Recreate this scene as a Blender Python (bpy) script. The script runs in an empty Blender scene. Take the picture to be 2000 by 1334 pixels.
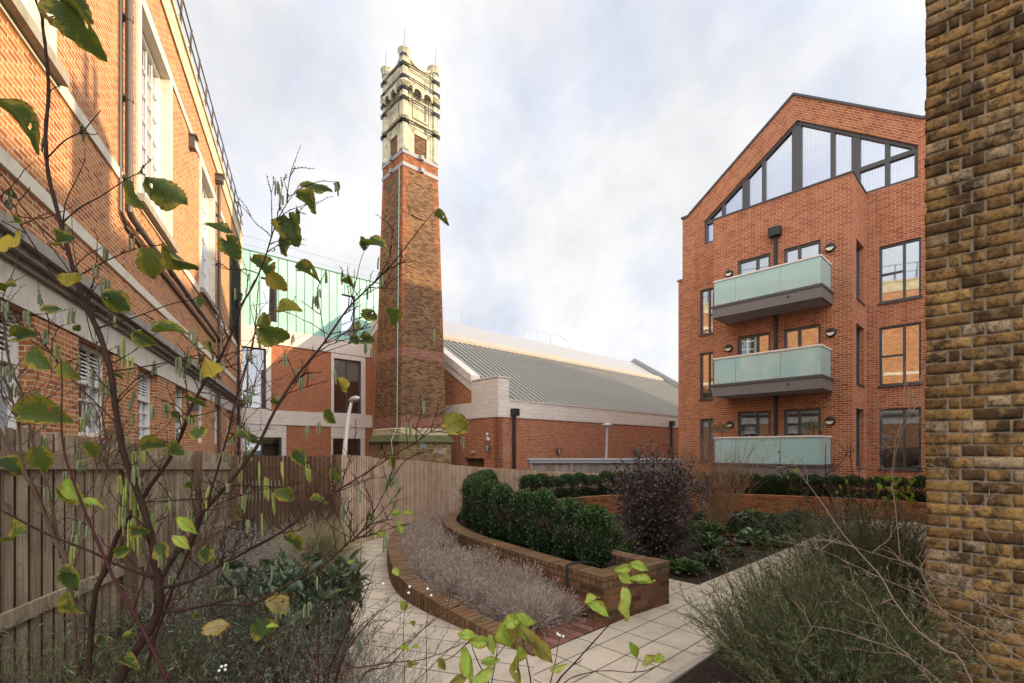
import bpy, bmesh, math, random
import numpy as np
from mathutils import Vector, Matrix
from mathutils.geometry import tessellate_polygon
random.seed(7); RNG = np.random.default_rng(7)
R = math.radians
scene = bpy.context.scene
C = scene.collection

# ---------------------------------------------------------------- camera
EYE = 1.8; FPX = 944.0; HOR = 877.0
cam = bpy.data.cameras.new('camera'); camo = bpy.data.objects.new('camera', cam); C.objects.link(camo)
camo.location = (0, 0, EYE); camo.rotation_euler = (R(90), 0, 0)
cam.sensor_width = 36; cam.lens = FPX / 2000 * 36; cam.shift_y = 210 / 2000
cam.clip_start = 0.05; cam.clip_end = 2000
scene.camera = camo

# ---------------------------------------------------------------- world, sun, exposure
SUN_EL, SUN_AZ = 14.3, 2.0           # azimuth counted from +X towards +Y
w = bpy.data.worlds.new("World"); scene.world = w; w.use_nodes = True
nt = w.node_tree; nt.nodes.clear()
def wn(t, **k):
    n = nt.nodes.new(t)
    for a, b in k.items(): setattr(n, a, b)
    return n
out = wn('ShaderNodeOutputWorld'); bg = wn('ShaderNodeBackground'); bg.inputs['Strength'].default_value = 0.1
sky = wn('ShaderNodeTexSky', sky_type='NISHITA', sun_disc=False)
sky.sun_elevation = R(SUN_EL); sky.sun_rotation = R(90 - SUN_AZ); sky.air_density = 1.0; sky.dust_density = 1.2
tc = wn('ShaderNodeTexCoord'); sep = wn('ShaderNodeSeparateXYZ'); nt.links.new(tc.outputs['Generated'], sep.inputs[0])
zz = wn('ShaderNodeMath', operation='ADD'); zz.inputs[1].default_value = 0.55; nt.links.new(sep.outputs['Z'], zz.inputs[0])
zm = wn('ShaderNodeMath', operation='MAXIMUM'); zm.inputs[1].default_value = 0.08; nt.links.new(zz.outputs[0], zm.inputs[0])
dv = wn('ShaderNodeVectorMath', operation='DIVIDE'); nt.links.new(tc.outputs['Generated'], dv.inputs[0])
cb = wn('ShaderNodeCombineXYZ')
for i in range(3): nt.links.new(zm.outputs[0], cb.inputs[i])
nt.links.new(cb.outputs[0], dv.inputs[1])
mp = wn('ShaderNodeMapping'); mp.inputs['Scale'].default_value = (2.3, 1.5, 0.8); mp.inputs['Location'].default_value = (3.1, 1.4, 0); mp.inputs['Rotation'].default_value = (0, 0, R(35))
nt.links.new(dv.outputs[0], mp.inputs[0])
n1 = wn('ShaderNodeTexNoise'); n1.inputs['Scale'].default_value = 1.5; n1.inputs['Detail'].default_value = 9; n1.inputs['Roughness'].default_value = 0.62; n1.inputs['Distortion'].default_value = 0.15
nt.links.new(mp.outputs[0], n1.inputs['Vector'])
rp = wn('ShaderNodeValToRGB'); e = rp.color_ramp.elements
e[0].position = 0.38; e[0].color = (0.80, 0.80, 0.80, 1); e[1].position = 0.57; e[1].color = (1, 1, 1, 1)
nt.links.new(n1.outputs['Fac'], rp.inputs[0])
n2 = wn('ShaderNodeTexNoise'); n2.inputs['Scale'].default_value = 2.3; n2.inputs['Detail'].default_value = 6
nt.links.new(mp.outputs[0], n2.inputs['Vector'])
rp2 = wn('ShaderNodeValToRGB'); e = rp2.color_ramp.elements
e[0].position = 0.36; e[0].color = (6.7, 7.05, 8.0, 1); e[1].position = 0.55; e[1].color = (8.1, 8.05, 8.05, 1)
nt.links.new(n2.outputs['Fac'], rp2.inputs[0])
mx = wn('ShaderNodeMix', data_type='RGBA'); nt.links.new(rp.outputs[0], mx.inputs[0])
nt.links.new(sky.outputs[0], mx.inputs[6]); nt.links.new(rp2.outputs[0], mx.inputs[7])
# unseen cloud overhead and behind is brightened to add fill light to the garden
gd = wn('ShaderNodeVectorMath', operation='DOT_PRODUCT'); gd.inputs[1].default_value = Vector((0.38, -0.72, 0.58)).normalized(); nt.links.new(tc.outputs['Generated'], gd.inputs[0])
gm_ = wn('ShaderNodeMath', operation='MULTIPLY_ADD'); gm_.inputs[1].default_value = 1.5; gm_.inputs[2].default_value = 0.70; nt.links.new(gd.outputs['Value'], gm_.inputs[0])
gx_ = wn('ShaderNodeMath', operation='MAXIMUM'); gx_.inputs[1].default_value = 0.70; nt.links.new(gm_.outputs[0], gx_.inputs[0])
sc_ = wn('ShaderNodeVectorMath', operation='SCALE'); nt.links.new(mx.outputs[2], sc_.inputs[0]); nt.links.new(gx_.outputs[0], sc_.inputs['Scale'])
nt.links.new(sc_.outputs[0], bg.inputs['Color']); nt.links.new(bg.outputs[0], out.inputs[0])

sl = bpy.data.lights.new('sun', 'SUN'); sl.energy = 3.9; sl.angle = R(0.8); sl.color = (1.0, 0.79, 0.49)
so = bpy.data.objects.new('sun', sl); C.objects.link(so)
sd = Vector((math.cos(R(SUN_EL)) * math.cos(R(SUN_AZ)), math.cos(R(SUN_EL)) * math.sin(R(SUN_AZ)), math.sin(R(SUN_EL))))
so.rotation_euler = sd.to_track_quat('Z', 'Y').to_euler(); so.location = sd * 60
scene.view_settings.view_transform = 'Standard'; scene.view_settings.look = 'None'
scene.view_settings.exposure = 0.85; scene.view_settings.gamma = 1
scene.cycles.max_bounces = 7; scene.cycles.transparent_max_bounces = 8

# ---------------------------------------------------------------- helpers
def tag(o, label=None, cat=None, group=None, kind=None):
    if label: o['label'] = label
    if cat: o['category'] = cat
    if group: o['group'] = group
    if kind: o['kind'] = kind
    return o
def empty(name, loc=(0, 0, 0), label=None, cat=None, group=None, rz=0):
    o = bpy.data.objects.new(name, None); C.objects.link(o); o.location = loc; o.rotation_euler.z = rz
    o.empty_display_size = 0.2
    return tag(o, label, cat, group)
def copy_tree(o, parent=None):
    c = o.copy(); C.objects.link(c); c.parent = parent
    if parent: c.matrix_parent_inverse = o.matrix_parent_inverse.copy()
    for ch in list(o.children): copy_tree(ch, c)
    return c
def un(px, y, Y):
    """the point at distance Y that the photo shows at pixel px, y"""
    return Vector(((px - 1000) / FPX * Y, Y, EYE - (y - HOR) / FPX * Y))
def gr(px, y, z=0):
    Y = FPX * (EYE - z) / (y - HOR)
    return Vector(((px - 1000) / FPX * Y, Y, z))

class MB:
    def __init__(s, axis=(1, 0, 0)):
        s.v = []; s.f = []; s.uv = []; s.axis = Vector(axis); s.tv = []
    def tone(s, t): s.tv.append((len(s.v), t))
    def face(s, pts, uvs=None):
        b = len(s.v); s.v += [Vector(p) for p in pts]; s.f.append(tuple(range(b, b + len(pts)))); s.uv.append(uvs)
    def box(s, o, a, b, c):
        o, a, b, c = map(Vector, (o, a, b, c))
        if a.cross(b).dot(c) < 0: a, b = b, a
        p = [o, o + a, o + a + b, o + b, o + c, o + a + c, o + a + b + c, o + b + c]
        for q in ((3, 2, 1, 0), (4, 5, 6, 7), (0, 1, 5, 4), (1, 2, 6, 5), (2, 3, 7, 6), (3, 0, 4, 7)):
            s.face([p[i] for i in q])
    def bx(s, x0, x1, y0, y1, z0, z1):
        s.box((x0, y0, z0), (x1 - x0, 0, 0), (0, y1 - y0, 0), (0, 0, z1 - z0))
    def bar(s, p, q, wd, ht, up=(0, 0, 1)):
        p, q = Vector(p), Vector(q); d = (q - p); up = Vector(up)
        sd_ = d.cross(up)
        if sd_.length < 1e-6: sd_ = d.cross(Vector((1, 0, 0)))
        sd_.normalize(); u = sd_.cross(d).normalized()
        s.box(p - sd_ * wd / 2 - u * ht / 2, d, sd_ * wd, u * ht)
    def tube(s, pts, rad, n=8, cap=True):
        pts = [Vector(p) for p in pts]
        if not hasattr(rad, '__len__'): rad = [rad] * len(pts)
        b = len(s.v); prev = None
        for i, p in enumerate(pts):
            t = (pts[min(i + 1, len(pts) - 1)] - pts[max(i - 1, 0)])
            if t.length < 1e-9: t = Vector((0, 0, 1))
            t.normalize()
            if prev is None:
                a = t.cross(Vector((0, 0, 1)))
                if a.length < 0.05: a = t.cross(Vector((1, 0, 0)))
            else:
                a = prev - t * prev.dot(t)
            a.normalize(); prev = a; c_ = t.cross(a)
            for k in range(n):
                an = 2 * math.pi * k / n
                s.v.append(p + (a * math.cos(an) + c_ * math.sin(an)) * rad[i])
        for i in range(len(pts) - 1):
            for k in range(n):
                s.f.append((b + i * n + k, b + i * n + (k + 1) % n, b + (i + 1) * n + (k + 1) % n, b + (i + 1) * n + k)); s.uv.append(None)
        if cap and n > 3:
            s.f.append(tuple(b + k for k in reversed(range(n)))); s.uv.append(None)
            s.f.append(tuple(b + (len(pts) - 1) * n + k for k in range(n))); s.uv.append(None)
    def lathe(s, prof, n=16, at=(0, 0, 0), axis=(0, 0, 1)):
        at = Vector(at); q = Vector((0, 0, 1)).rotation_difference(Vector(axis))
        b = len(s.v)
        for r, z in prof:
            for k in range(n):
                an = 2 * math.pi * k / n
                s.v.append(at + q @ Vector((r * math.cos(an), r * math.sin(an), z)))
        for i in range(len(prof) - 1):
            for k in range(n):
                s.f.append((b + i * n + k, b + i * n + (k + 1) % n, b + (i + 1) * n + (k + 1) % n, b + (i + 1) * n + k)); s.uv.append(None)
        s.f.append(tuple(b + k for k in reversed(range(n)))); s.uv.append(None)
        s.f.append(tuple(b + (len(prof) - 1) * n + k for k in range(n))); s.uv.append(None)
    def build(s, name, mat, parent=None, smooth=False):
        me = bpy.data.meshes.new(name)
        off = Vector(parent.matrix_world.translation) if parent else Vector((0, 0, 0))
        if parent:
            off = chain_loc(parent)
        me.from_pydata([tuple(p - off) for p in s.v], [], s.f)
        uvl = me.uv_layers.new(name='UVMap').data
        li = 0
        for f, uv in zip(s.f, s.uv):
            if uv is None:
                p0, p1, p2 = s.v[f[0]], s.v[f[1]], s.v[f[2]]
                n = (p1 - p0).cross(p2 - p1)
                if n.length < 1e-12 and len(f) > 3: n = (p2 - p1).cross(s.v[f[3]] - p2)
                if n.length > 0: n.normalize()
                if abs(n.z) > 0.93: t = s.axis
                else: t = Vector((-n.y, n.x, 0)).normalized()
                bt = n.cross(t)
                for i in f:
                    p = s.v[i]; uvl[li].uv = (p.dot(t), p.dot(bt)); li += 1
            else:
                for u in uv: uvl[li].uv = u; li += 1
        if s.tv:
            tt = np.zeros(len(s.v)); 
            for i, (st, tn) in enumerate(s.tv): tt[st:] = tn
            me.attributes.new('tone', 'FLOAT', 'POINT').data.foreach_set('value', tt)
        me.materials.append(mat)
        if smooth: me.polygons.foreach_set('use_smooth', [True] * len(me.polygons))
        o = bpy.data.objects.new(name, me); C.objects.link(o)
        if parent: o.parent = parent
        return o
def chain_loc(o):
    v = Vector((0, 0, 0))
    while o is not None: v += Vector(o.location); o = o.parent
    return v

class Fr:
    """a vertical plane: origin, horizontal direction d, outward normal n"""
    def __init__(s, O, d, n):
        s.O = Vector((O[0], O[1], 0)); s.d = Vector((d[0], d[1], 0)).normalized(); s.n = Vector((n[0], n[1], 0)).normalized()
    def P(s, a, z, o=0): 
        p = s.O + s.d * a + s.n * o; p.z = z; return p
    def S(s, px, o=0):
        r = (px - 1000) / FPX; q = s.O + s.n * o
        return (r * q.y - q.x) / (s.d.x - r * s.d.y)
    def Z(s, px, y, o=0):
        return EYE + (HOR - y) * s.P(s.S(px, o), 0, o).y / FPX
    def SZ(s, px, y, o=0): return (s.S(px, o), s.Z(px, y, o))
    def box(s, mb, s0, s1, z0, z1, o0, o1):
        mb.box(s.P(s0, z0, o0), s.d * (s1 - s0), s.n * (o1 - o0), (0, 0, z1 - z0))
    def poly(s, mb, pts, o0, o1):
        """outline in (s,z) given a thickness from o0 to o1"""
        tri = tessellate_polygon([[Vector((a, z, 0)) for a, z in pts]])
        k = len(pts)
        for t in tri:
            for o, rev in ((o1, False), (o0, True)):
                q = [s.P(pts[i][0], pts[i][1], o) for i in t]
                nn = (q[1] - q[0]).cross(q[2] - q[0]).dot(s.n)
                if (nn < 0) != rev: q.reverse()
                mb.face(q)
        for i in range(k):
            a, b = pts[i], pts[(i + 1) % k]
            mb.face([s.P(*a, o0), s.P(*b, o0), s.P(*b, o1), s.P(*a, o1)])
    def wall(s, mb, outline, holes, th=0.3, rev=0.22):
        loops = [[Vector((a, z, 0)) for a, z in outline]] + [[Vector((a, z, 0)) for a, z in h] for h in holes]
        flat = [p for l in loops for p in l]
        for t in tessellate_polygon(loops):
            q = [s.P(flat[i].x, flat[i].y) for i in t]
            if (q[1] - q[0]).cross(q[2] - q[0]).dot(s.n) < 0: q.reverse()
            mb.face(q, None)
        for li, l in enumerate(loops):
            for i in range(len(l)):
                a, b = l[i], l[(i + 1) % len(l)]
                dd = th if li == 0 else rev
                mb.face([s.P(a.x, a.y), s.P(b.x, b.y), s.P(b.x, b.y, -dd), s.P(a.x, a.y, -dd)])
def rect(s0, s1, z0, z1): return [(s0, z0), (s1, z0), (s1, z1), (s0, z1)]

# ---------------------------------------------------------------- materials
class NT:
    def __init__(s, name):
        s.m = bpy.data.materials.new(name); s.m.use_nodes = True; s.t = s.m.node_tree; s.t.nodes.clear()
        s.out = s.n('ShaderNodeOutputMaterial')
    def n(s, ty, **k):
        nd = s.t.nodes.new(ty)
        for a, b in k.items():
            if a == 'ins':
                for q, v in b.items():
                    if isinstance(v, bpy.types.NodeSocket): s.t.links.new(v, nd.inputs[q])
                    else: nd.inputs[q].default_value = v
            else: setattr(nd, a, b)
        return nd
    def mix(s, f, a, b, mode='MIX'):
        nd = s.n('ShaderNodeMix', data_type='RGBA', blend_type=mode)
        for i, v in ((0, f), (6, a), (7, b)):
            if isinstance(v, bpy.types.NodeSocket): s.t.links.new(v, nd.inputs[i])
            else: nd.inputs[i].default_value = v if i == 0 else (*v, 1)
        return nd.outputs[2]
    def noise(s, vec, sc, det=4, ro=0.55, dist=0):
        nd = s.n('ShaderNodeTexNoise', ins={'Scale': sc, 'Detail': det, 'Roughness': ro, 'Distortion': dist})
        if vec is not None: s.t.links.new(vec, nd.inputs['Vector'])
        return nd.outputs['Fac']
    def ramp(s, f, stops):
        nd = s.n('ShaderNodeValToRGB'); s.t.links.new(f, nd.inputs[0]); el = nd.color_ramp.elements
        while len(el) < len(stops): el.new(0.5)
        for q, (p, c) in zip(el, stops):
            q.position = p; q.color = (*c, 1) if hasattr(c, '__len__') else (c, c, c, 1)
        return nd.outputs[0]
    def principled(s, col, rough=0.8, bump=None, bstr=0.3, bdist=0.01, **k):
        p = s.n('ShaderNodeBsdfPrincipled')
        for q, v in {'Base Color': col, 'Roughness': rough, **({} if 'Specular IOR Level' in k or rough.__class__ is not float or rough < .75 else {'Specular IOR Level': .15}), **k}.items():
            if isinstance(v, bpy.types.NodeSocket): s.t.links.new(v, p.inputs[q])
            elif q == 'Base Color': p.inputs[q].default_value = (*v, 1)
            else: p.inputs[q].default_value = v
        if bump is not None:
            b = s.n('ShaderNodeBump', ins={'Strength': bstr, 'Distance': bdist, 'Height': bump}); s.t.links.new(b.outputs[0], p.inputs['Normal'])
        s.t.links.new(p.outputs[0], s.out.inputs[0]); s.p = p
        return s.m
def uvof(t): return t.n('ShaderNodeTexCoord').outputs['UV']
def obof(t): return t.n('ShaderNodeTexCoord').outputs['Object']

def brick_mat(name, c1, c2, mortar, bw=0.225, bh=0.075, ms=0.010, offs=0.5, dirt=(0.06, 0.045, 0.035), dirtf=0.35, third=None, rough=0.85, extra=None, squash=1.0, sqf=2, patch=None):
    t = NT(name); uv = uvof(t)
    wob = t.n('ShaderNodeTexNoise', ins={'Vector': uv, 'Scale': 9.0, 'Detail': 2.0})
    off = t.n('ShaderNodeVectorMath', operation='MULTIPLY_ADD', ins={0: wob.outputs['Color'], 1: (0.006, 0.006, 0), 2: uv})
    b = t.n('ShaderNodeTexBrick', offset=offs, squash=squash, squash_frequency=sqf, ins={'Vector': off.outputs[0], 'Color1': (0, 0, 0, 1), 'Color2': (1, 1, 1, 1), 'Mortar': (0.5, 0.5, 0.5, 1), 'Scale': 1.0, 'Mortar Size': ms * 0.75, 'Mortar Smooth': 0.15, 'Bias': 0.0, 'Brick Width': bw, 'Row Height': bh})
    stops = [(0.0, c1), (0.55, c2)] if third is None else [(0.0, c1), (0.45, c2), (0.8, third)]
    col = t.ramp(b.outputs['Color'], stops)
    fine = t.noise(uv, 38.0, 5, 0.7)
    col = t.mix(0.30, col, t.ramp(fine, [(0.3, 0.35), (0.7, 0.75)]), 'OVERLAY')
    big = t.noise(uv, 0.55, 5, 0.65)
    if patch:
        pf = t.ramp(t.noise(uv, patch[1], 5, 0.6), [(patch[2], 0.0), (patch[2] + 0.1, patch[3] if len(patch) > 3 else 0.8)])
        col = t.mix(pf, col, patch[0])
    df = t.ramp(big, [(0.42, 0.0), (0.75, dirtf)])
    col = t.mix(df, col, dirt)
    mcol = t.mix(t.ramp(t.noise(uv, 5.0, 3), [(0.35, 0.0), (0.7, 0.55)]), mortar, tuple(x * 0.6 for x in mortar))
    col = t.mix(b.outputs['Fac'], col, mcol)
    if extra: col = extra(t, uv, col)
    h = t.n('ShaderNodeMath', operation='MULTIPLY_ADD', ins={0: b.outputs['Fac'], 1: -1.0, 2: fine})
    return t.principled(col, rough, h.outputs[0], 0.6, 0.006)

def stone_mat(name, c1, c2, stain=(0.12, 0.11, 0.09), block=None, joint=(0.3, 0.27, 0.24), rough=0.8, sf=0.5, streak=0.0, moss=None):
    t = NT(name); uv = uvof(t)
    a = t.noise(uv, 1.3, 6, 0.65); col = t.mix(a, c1, c2)
    f2 = t.noise(uv, 26, 4, 0.6)
    col = t.mix(0.2, col, t.ramp(f2, [(0.3, 0.35), (0.7, 0.7)]), 'OVERLAY')
    col = t.mix(t.ramp(t.noise(uv, 2.7, 6, 0.7), [(0.5, 0.0), (0.78, sf)]), col, stain)
    if streak:
        mpp = t.n('ShaderNodeMapping', ins={'Vector': uv, 'Scale': (7, 0.5, 1)})
        st = t.noise(mpp.outputs[0], 1.0, 5, 0.7)
        col = t.mix(t.ramp(st, [(0.55, 0.0), (0.75, streak)]), col, stain)
    if moss:
        col = t.mix(t.ramp(t.noise(uv, 3.5, 6, 0.75), [(0.42, 0.0), (0.62, moss[1])]), col, moss[0])
    h = f2
    if block:
        b = t.n('ShaderNodeTexBrick', offset=0.5, ins={'Vector': uv, 'Color1': (0.38, 0.38, 0.38, 1), 'Color2': (0.6, 0.6, 0.6, 1), 'Mortar': (0.5, 0.5, 0.5, 1), 'Scale': 1.0, 'Mortar Size': 0.004, 'Mortar Smooth': 0.2, 'Brick Width': block[0], 'Row Height': block[1]})
        col = t.mix(0.35, col, b.outputs['Color'], 'OVERLAY')
        col = t.mix(b.outputs['Fac'], col, joint)
        h = t.n('ShaderNodeMath', operation='MULTIPLY_ADD', ins={0: b.outputs['Fac'], 1: -1.0, 2: f2}).outputs[0]
    return t.principled(col, rough, h, 0.35, 0.005)

def plain_mat(name, col, rough=0.5, metal=0.0, var=0.15, sc=6.0, spec=0.5, bstr=0.05):
    t = NT(name); ob = obof(t)
    f = t.noise(ob, sc, 5, 0.65)
    c = t.mix(f, tuple(x * (1 - var) for x in col), tuple(min(1, x * (1 + var)) for x in col))
    rr = t.n('ShaderNodeMath', operation='MULTIPLY_ADD', ins={0: f, 1: 0.2, 2: rough - 0.1})
    return t.principled(c, rr.outputs[0], f, bstr, 0.003, Metallic=metal, **{'Specular IOR Level': spec})

def wood_mat(name, a, b, dark, rough=0.85):
    t = NT(name)
    rnd = t.n('ShaderNodeAttribute', attribute_name='tone').outputs['Fac']
    p = t.n('ShaderNodeMapping', ins={'Vector': obof(t), 'Scale': (30, 30, 1.4)})
    gr_ = t.noise(p.outputs[0], 1.6, 6, 0.7, 0.6)
    c = t.mix(rnd, a, b)
    c = t.mix(t.ramp(gr_, [(0.4, 0.0), (0.72, 0.75)]), c, dark)
    c = t.mix(t.ramp(t.noise(obof(t), 11.0, 3, 0.5), [(0.66, 0.0), (0.72, 0.7)]), c, dark)
    sm = t.noise(obof(t), 3.0, 5, 0.6)
    c = t.mix(t.ramp(sm, [(0.45, 0.0), (0.7, 0.4)]), c, tuple(x * 0.5 for x in dark))
    return t.principled(c, rough, gr_, 0.25, 0.004)

def leaf_mat(name, cols, rough=0.45, trans=0.35, spec=0.4, vein=False):
    """cols: colour stops over the per-leaf tone attribute"""
    t = NT(name); tone = t.n('ShaderNodeAttribute', attribute_name='tone').outputs['Fac']
    c = t.ramp(tone, [(i / max(1, len(cols) - 1), q) for i, q in enumerate(cols)])
    nz = t.noise(obof(t), 60 if vein else 14, 4, 0.6)
    if vein:
        lu = t.n('ShaderNodeAttribute', attribute_name='lu').outputs['Fac']; lv = t.n('ShaderNodeAttribute', attribute_name='lv').outputs['Fac']
        av = t.n('ShaderNodeMath', operation='ABSOLUTE', ins={0: lv}).outputs[0]
        ph = t.n('ShaderNodeMath', operation='MULTIPLY_ADD', ins={0: av, 1: -0.34, 2: lu}).outputs[0]
        sn = t.n('ShaderNodeMath', operation='SINE', ins={0: t.n('ShaderNodeMath', operation='MULTIPLY', ins={0: ph, 1: 27.0}).outputs[0]}).outputs[0]
        ab = t.n('ShaderNodeMath', operation='ABSOLUTE', ins={0: sn}).outputs[0]
        vn = t.ramp(ab, [(0.0, 1.0), (0.22, 0.0)]); mr = t.ramp(av, [(0.0, 1.0), (0.07, 0.0)])
        vs = t.n('ShaderNodeMath', operation='MAXIMUM', ins={0: vn, 1: mr}).outputs[0]
        blo = t.noise(obof(t), 34, 5, 0.65); ed = t.n('ShaderNodeMath', operation='MULTIPLY_ADD', ins={0: av, 1: 0.42, 2: blo}).outputs[0]
        c = t.mix(t.ramp(ed, [(0.72, 0.0), (0.90, 0.8)]), c, (0.33, 0.24, 0.03))
        c = t.mix(t.ramp(ed, [(0.90, 0.0), (1.0, 0.9)]), c, (0.13, 0.06, 0.02))
        c = t.mix(t.ramp(t.noise(obof(t), 90, 3, 0.7), [(0.62, 0.0), (0.7, 0.8)]), c, (0.05, 0.03, 0.015))
        c = t.mix(t.n('ShaderNodeMath', operation='MULTIPLY', ins={0: vs, 1: 0.35}).outputs[0], c, t.mix(0.5, c, (0.4, 0.42, 0.18)))
        nz = t.n('ShaderNodeMath', operation='MULTIPLY_ADD', ins={0: vs, 1: -1.2, 2: nz}).outputs[0]
    c = t.mix(0.3 if vein else 0.45, c, t.ramp(nz, [(0.3, 0.25), (0.7, 0.75)]), 'OVERLAY')
    p = t.n('ShaderNodeBsdfPrincipled'); t.t.links.new(c, p.inputs['Base Color']); p.inputs['Roughness'].default_value = rough; p.inputs['Specular IOR Level'].default_value = spec
    if vein:
        bm_ = t.n('ShaderNodeBump', ins={'Strength': 0.8, 'Distance': 0.0025, 'Height': nz}); t.t.links.new(bm_.outputs[0], p.inputs['Normal'])
    p.inputs['Specular IOR Level'].default_value = spec if rough < .5 else .12
    tr = t.n('ShaderNodeBsdfTranslucent'); t.t.links.new(t.mix(0.5, c, (0.35, 0.45, 0.05), 'MIX') if vein else c, tr.inputs[0])
    ms_ = t.n('ShaderNodeMixShader', ins={0: trans, 1: p.outputs[0], 2: tr.outputs[0]})
    t.t.links.new(ms_.outputs[0], t.out.inputs[0])
    return t.m

M = {}
def moss_tint(t, uv, col):
    return t.mix(t.ramp(t.noise(uv, 2.2, 6, 0.7), [(0.48, 0.0), (0.72, 0.55)]), col, (0.055, 0.06, 0.02))
M['brick_left'] = brick_mat('brick_left', (0.27, 0.078, 0.032), (0.42, 0.145, 0.052), (0.62, 0.48, 0.31), ms=0.0125, third=(0.49, 0.20, 0.075), dirtf=0.22)
def rain(t, uv, col):
    mpp = t.n('ShaderNodeMapping', ins={'Vector': uv, 'Scale': (2.6, 0.22, 1)})
    col = t.mix(t.ramp(t.noise(mpp.outputs[0], 1.0, 6, 0.7), [(0.5, 0.0), (0.72, 0.35)]), col, (0.10, 0.04, 0.025))
    return t.mix(t.ramp(t.noise(uv, 0.35, 4, 0.6), [(0.5, 0.0), (0.72, 0.3)]), col, (0.45, 0.20, 0.13))
M['brick_right'] = brick_mat('brick_right', (0.27, 0.066, 0.026), (0.40, 0.115, 0.044), (0.62, 0.42, 0.29), ms=0.012, third=(0.45, 0.155, 0.062), dirtf=0.12, dirt=(0.15, 0.05, 0.035), patch=((0.42, 0.2, 0.14), 0.9, 0.58, 0.3), extra=rain)
M['brick_hall'] = brick_mat('brick_hall', (0.25, 0.066, 0.028), (0.37, 0.105, 0.042), (0.52, 0.33, 0.22), ms=0.013, third=(0.41, 0.14, 0.058), dirtf=0.25, patch=((0.42, 0.25, 0.2), 0.8, 0.6, 0.35))
M['brick_copper'] = brick_mat('brick_copper', (0.28, 0.072, 0.028), (0.39, 0.112, 0.045), (0.50, 0.30, 0.19), ms=0.013, dirtf=0.15)
M['brick_shaft'] = brick_mat('brick_shaft', (0.10, 0.05, 0.028), (0.20, 0.105, 0.05), (0.075, 0.05, 0.033), ms=0.012, third=(0.27, 0.15, 0.068), dirt=(0.05, 0.035, 0.03), dirtf=0.6, patch=((0.42, 0.15, 0.05), 1.1, 0.63, 0.6))
M['brick_red_trim'] = brick_mat('brick_red_trim', (0.19, 0.06, 0.026), (0.28, 0.092, 0.036), (0.16, 0.10, 0.065), ms=0.010, third=(0.34, 0.135, 0.055), dirtf=0.3, dirt=(0.14, 0.05, 0.03))
M['brick_purple_trim'] = brick_mat('brick_purple_trim', (0.20, 0.085, 0.06), (0.30, 0.13, 0.085), (0.16, 0.11, 0.08), ms=0.010, dirtf=0.3)
M['brick_base'] = brick_mat('brick_base', (0.15, 0.095, 0.045), (0.30, 0.20, 0.09), (0.12, 0.10, 0.07), ms=0.012, dirtf=0.6, third=(0.38, 0.25, 0.10))
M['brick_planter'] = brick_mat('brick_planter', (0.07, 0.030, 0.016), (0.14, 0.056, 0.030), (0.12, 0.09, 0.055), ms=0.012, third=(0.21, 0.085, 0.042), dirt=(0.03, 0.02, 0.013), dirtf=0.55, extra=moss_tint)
M['brick_cap'] = brick_mat('brick_cap', (0.11, 0.058, 0.03), (0.20, 0.105, 0.052), (0.075, 0.055, 0.032), bw=0.075, bh=0.225, ms=0.010, offs=0.0, third=(0.19, 0.11, 0.06), dirt=(0.05, 0.05, 0.022), dirtf=0.6, extra=moss_tint)
M['brick_far_planter'] = brick_mat('brick_far_planter', (0.20, 0.062, 0.026), (0.30, 0.10, 0.04), (0.20, 0.11, 0.06), ms=0.010, third=(0.34, 0.14, 0.05), dirtf=0.5)
M['brick_paver'] = brick_mat('brick_paver', (0.10, 0.045, 0.03), (0.19, 0.085, 0.055), (0.07, 0.05, 0.035), bw=0.2, bh=0.1, ms=0.006, third=(0.24, 0.12, 0.08), dirtf=0.35, dirt=(0.05, 0.045, 0.025))
M['stone'] = stone_mat('stone', (0.62, 0.55, 0.44), (0.74, 0.67, 0.55), sf=0.35)
M['stone_streak'] = stone_mat('stone_streak', (0.60, 0.54, 0.45), (0.72, 0.66, 0.56), stain=(0.07, 0.07, 0.065), sf=0.3, streak=0.85)
M['stone_grey'] = stone_mat('stone_grey', (0.22, 0.20, 0.17), (0.42, 0.38, 0.32), stain=(0.06, 0.055, 0.045), sf=0.75)
M['stone_mossy'] = stone_mat('stone_mossy', (0.55, 0.48, 0.36), (0.68, 0.60, 0.45), sf=0.4, moss=((0.22, 0.21, 0.07), 0.6))
M['cream_block'] = stone_mat('cream_block', (0.64, 0.56, 0.48), (0.74, 0.665, 0.58), block=(0.44, 0.2), sf=0.15, joint=(0.34, 0.27, 0.22))
M['crown'] = stone_mat('crown', (0.50, 0.46, 0.34), (0.68, 0.63, 0.48), stain=(0.085, 0.08, 0.045), sf=0.9, streak=0.8, moss=((0.30, 0.27, 0.11), 0.55))
M['moss'] = stone_mat('moss', (0.085, 0.088, 0.036), (0.15, 0.148, 0.07), stain=(0.05, 0.05, 0.03), sf=0.8, rough=0.95)
M['plinth_cream'] = stone_mat('plinth_cream', (0.42, 0.34, 0.20), (0.56, 0.47, 0.30), stain=(0.14, 0.11, 0.07), sf=0.6)
M['lead'] = plain_mat('lead', (0.26, 0.26, 0.27), 0.55)
M['iron'] = plain_mat('iron', (0.035, 0.033, 0.033), 0.6)
M['pipe'] = plain_mat('pipe', (0.085, 0.065, 0.055), 0.45, var=0.25)
M['black'] = plain_mat('black', (0.016, 0.016, 0.018), 0.45)
M['alu_dark'] = plain_mat('alu_dark', (0.062, 0.060, 0.058), 0.45, var=0.08)
M['seam'] = plain_mat('seam', (0.13, 0.27, 0.22), 0.7)
M['fascia'] = plain_mat('fascia', (0.165, 0.148, 0.138), 0.5, var=0.12, sc=2)
M['soffit'] = plain_mat('soffit', (0.40, 0.36, 0.34), 0.7, var=0.1, sc=3)
M['white_paint'] = plain_mat('white_paint', (0.74, 0.71, 0.66), 0.5, var=0.08)
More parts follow.
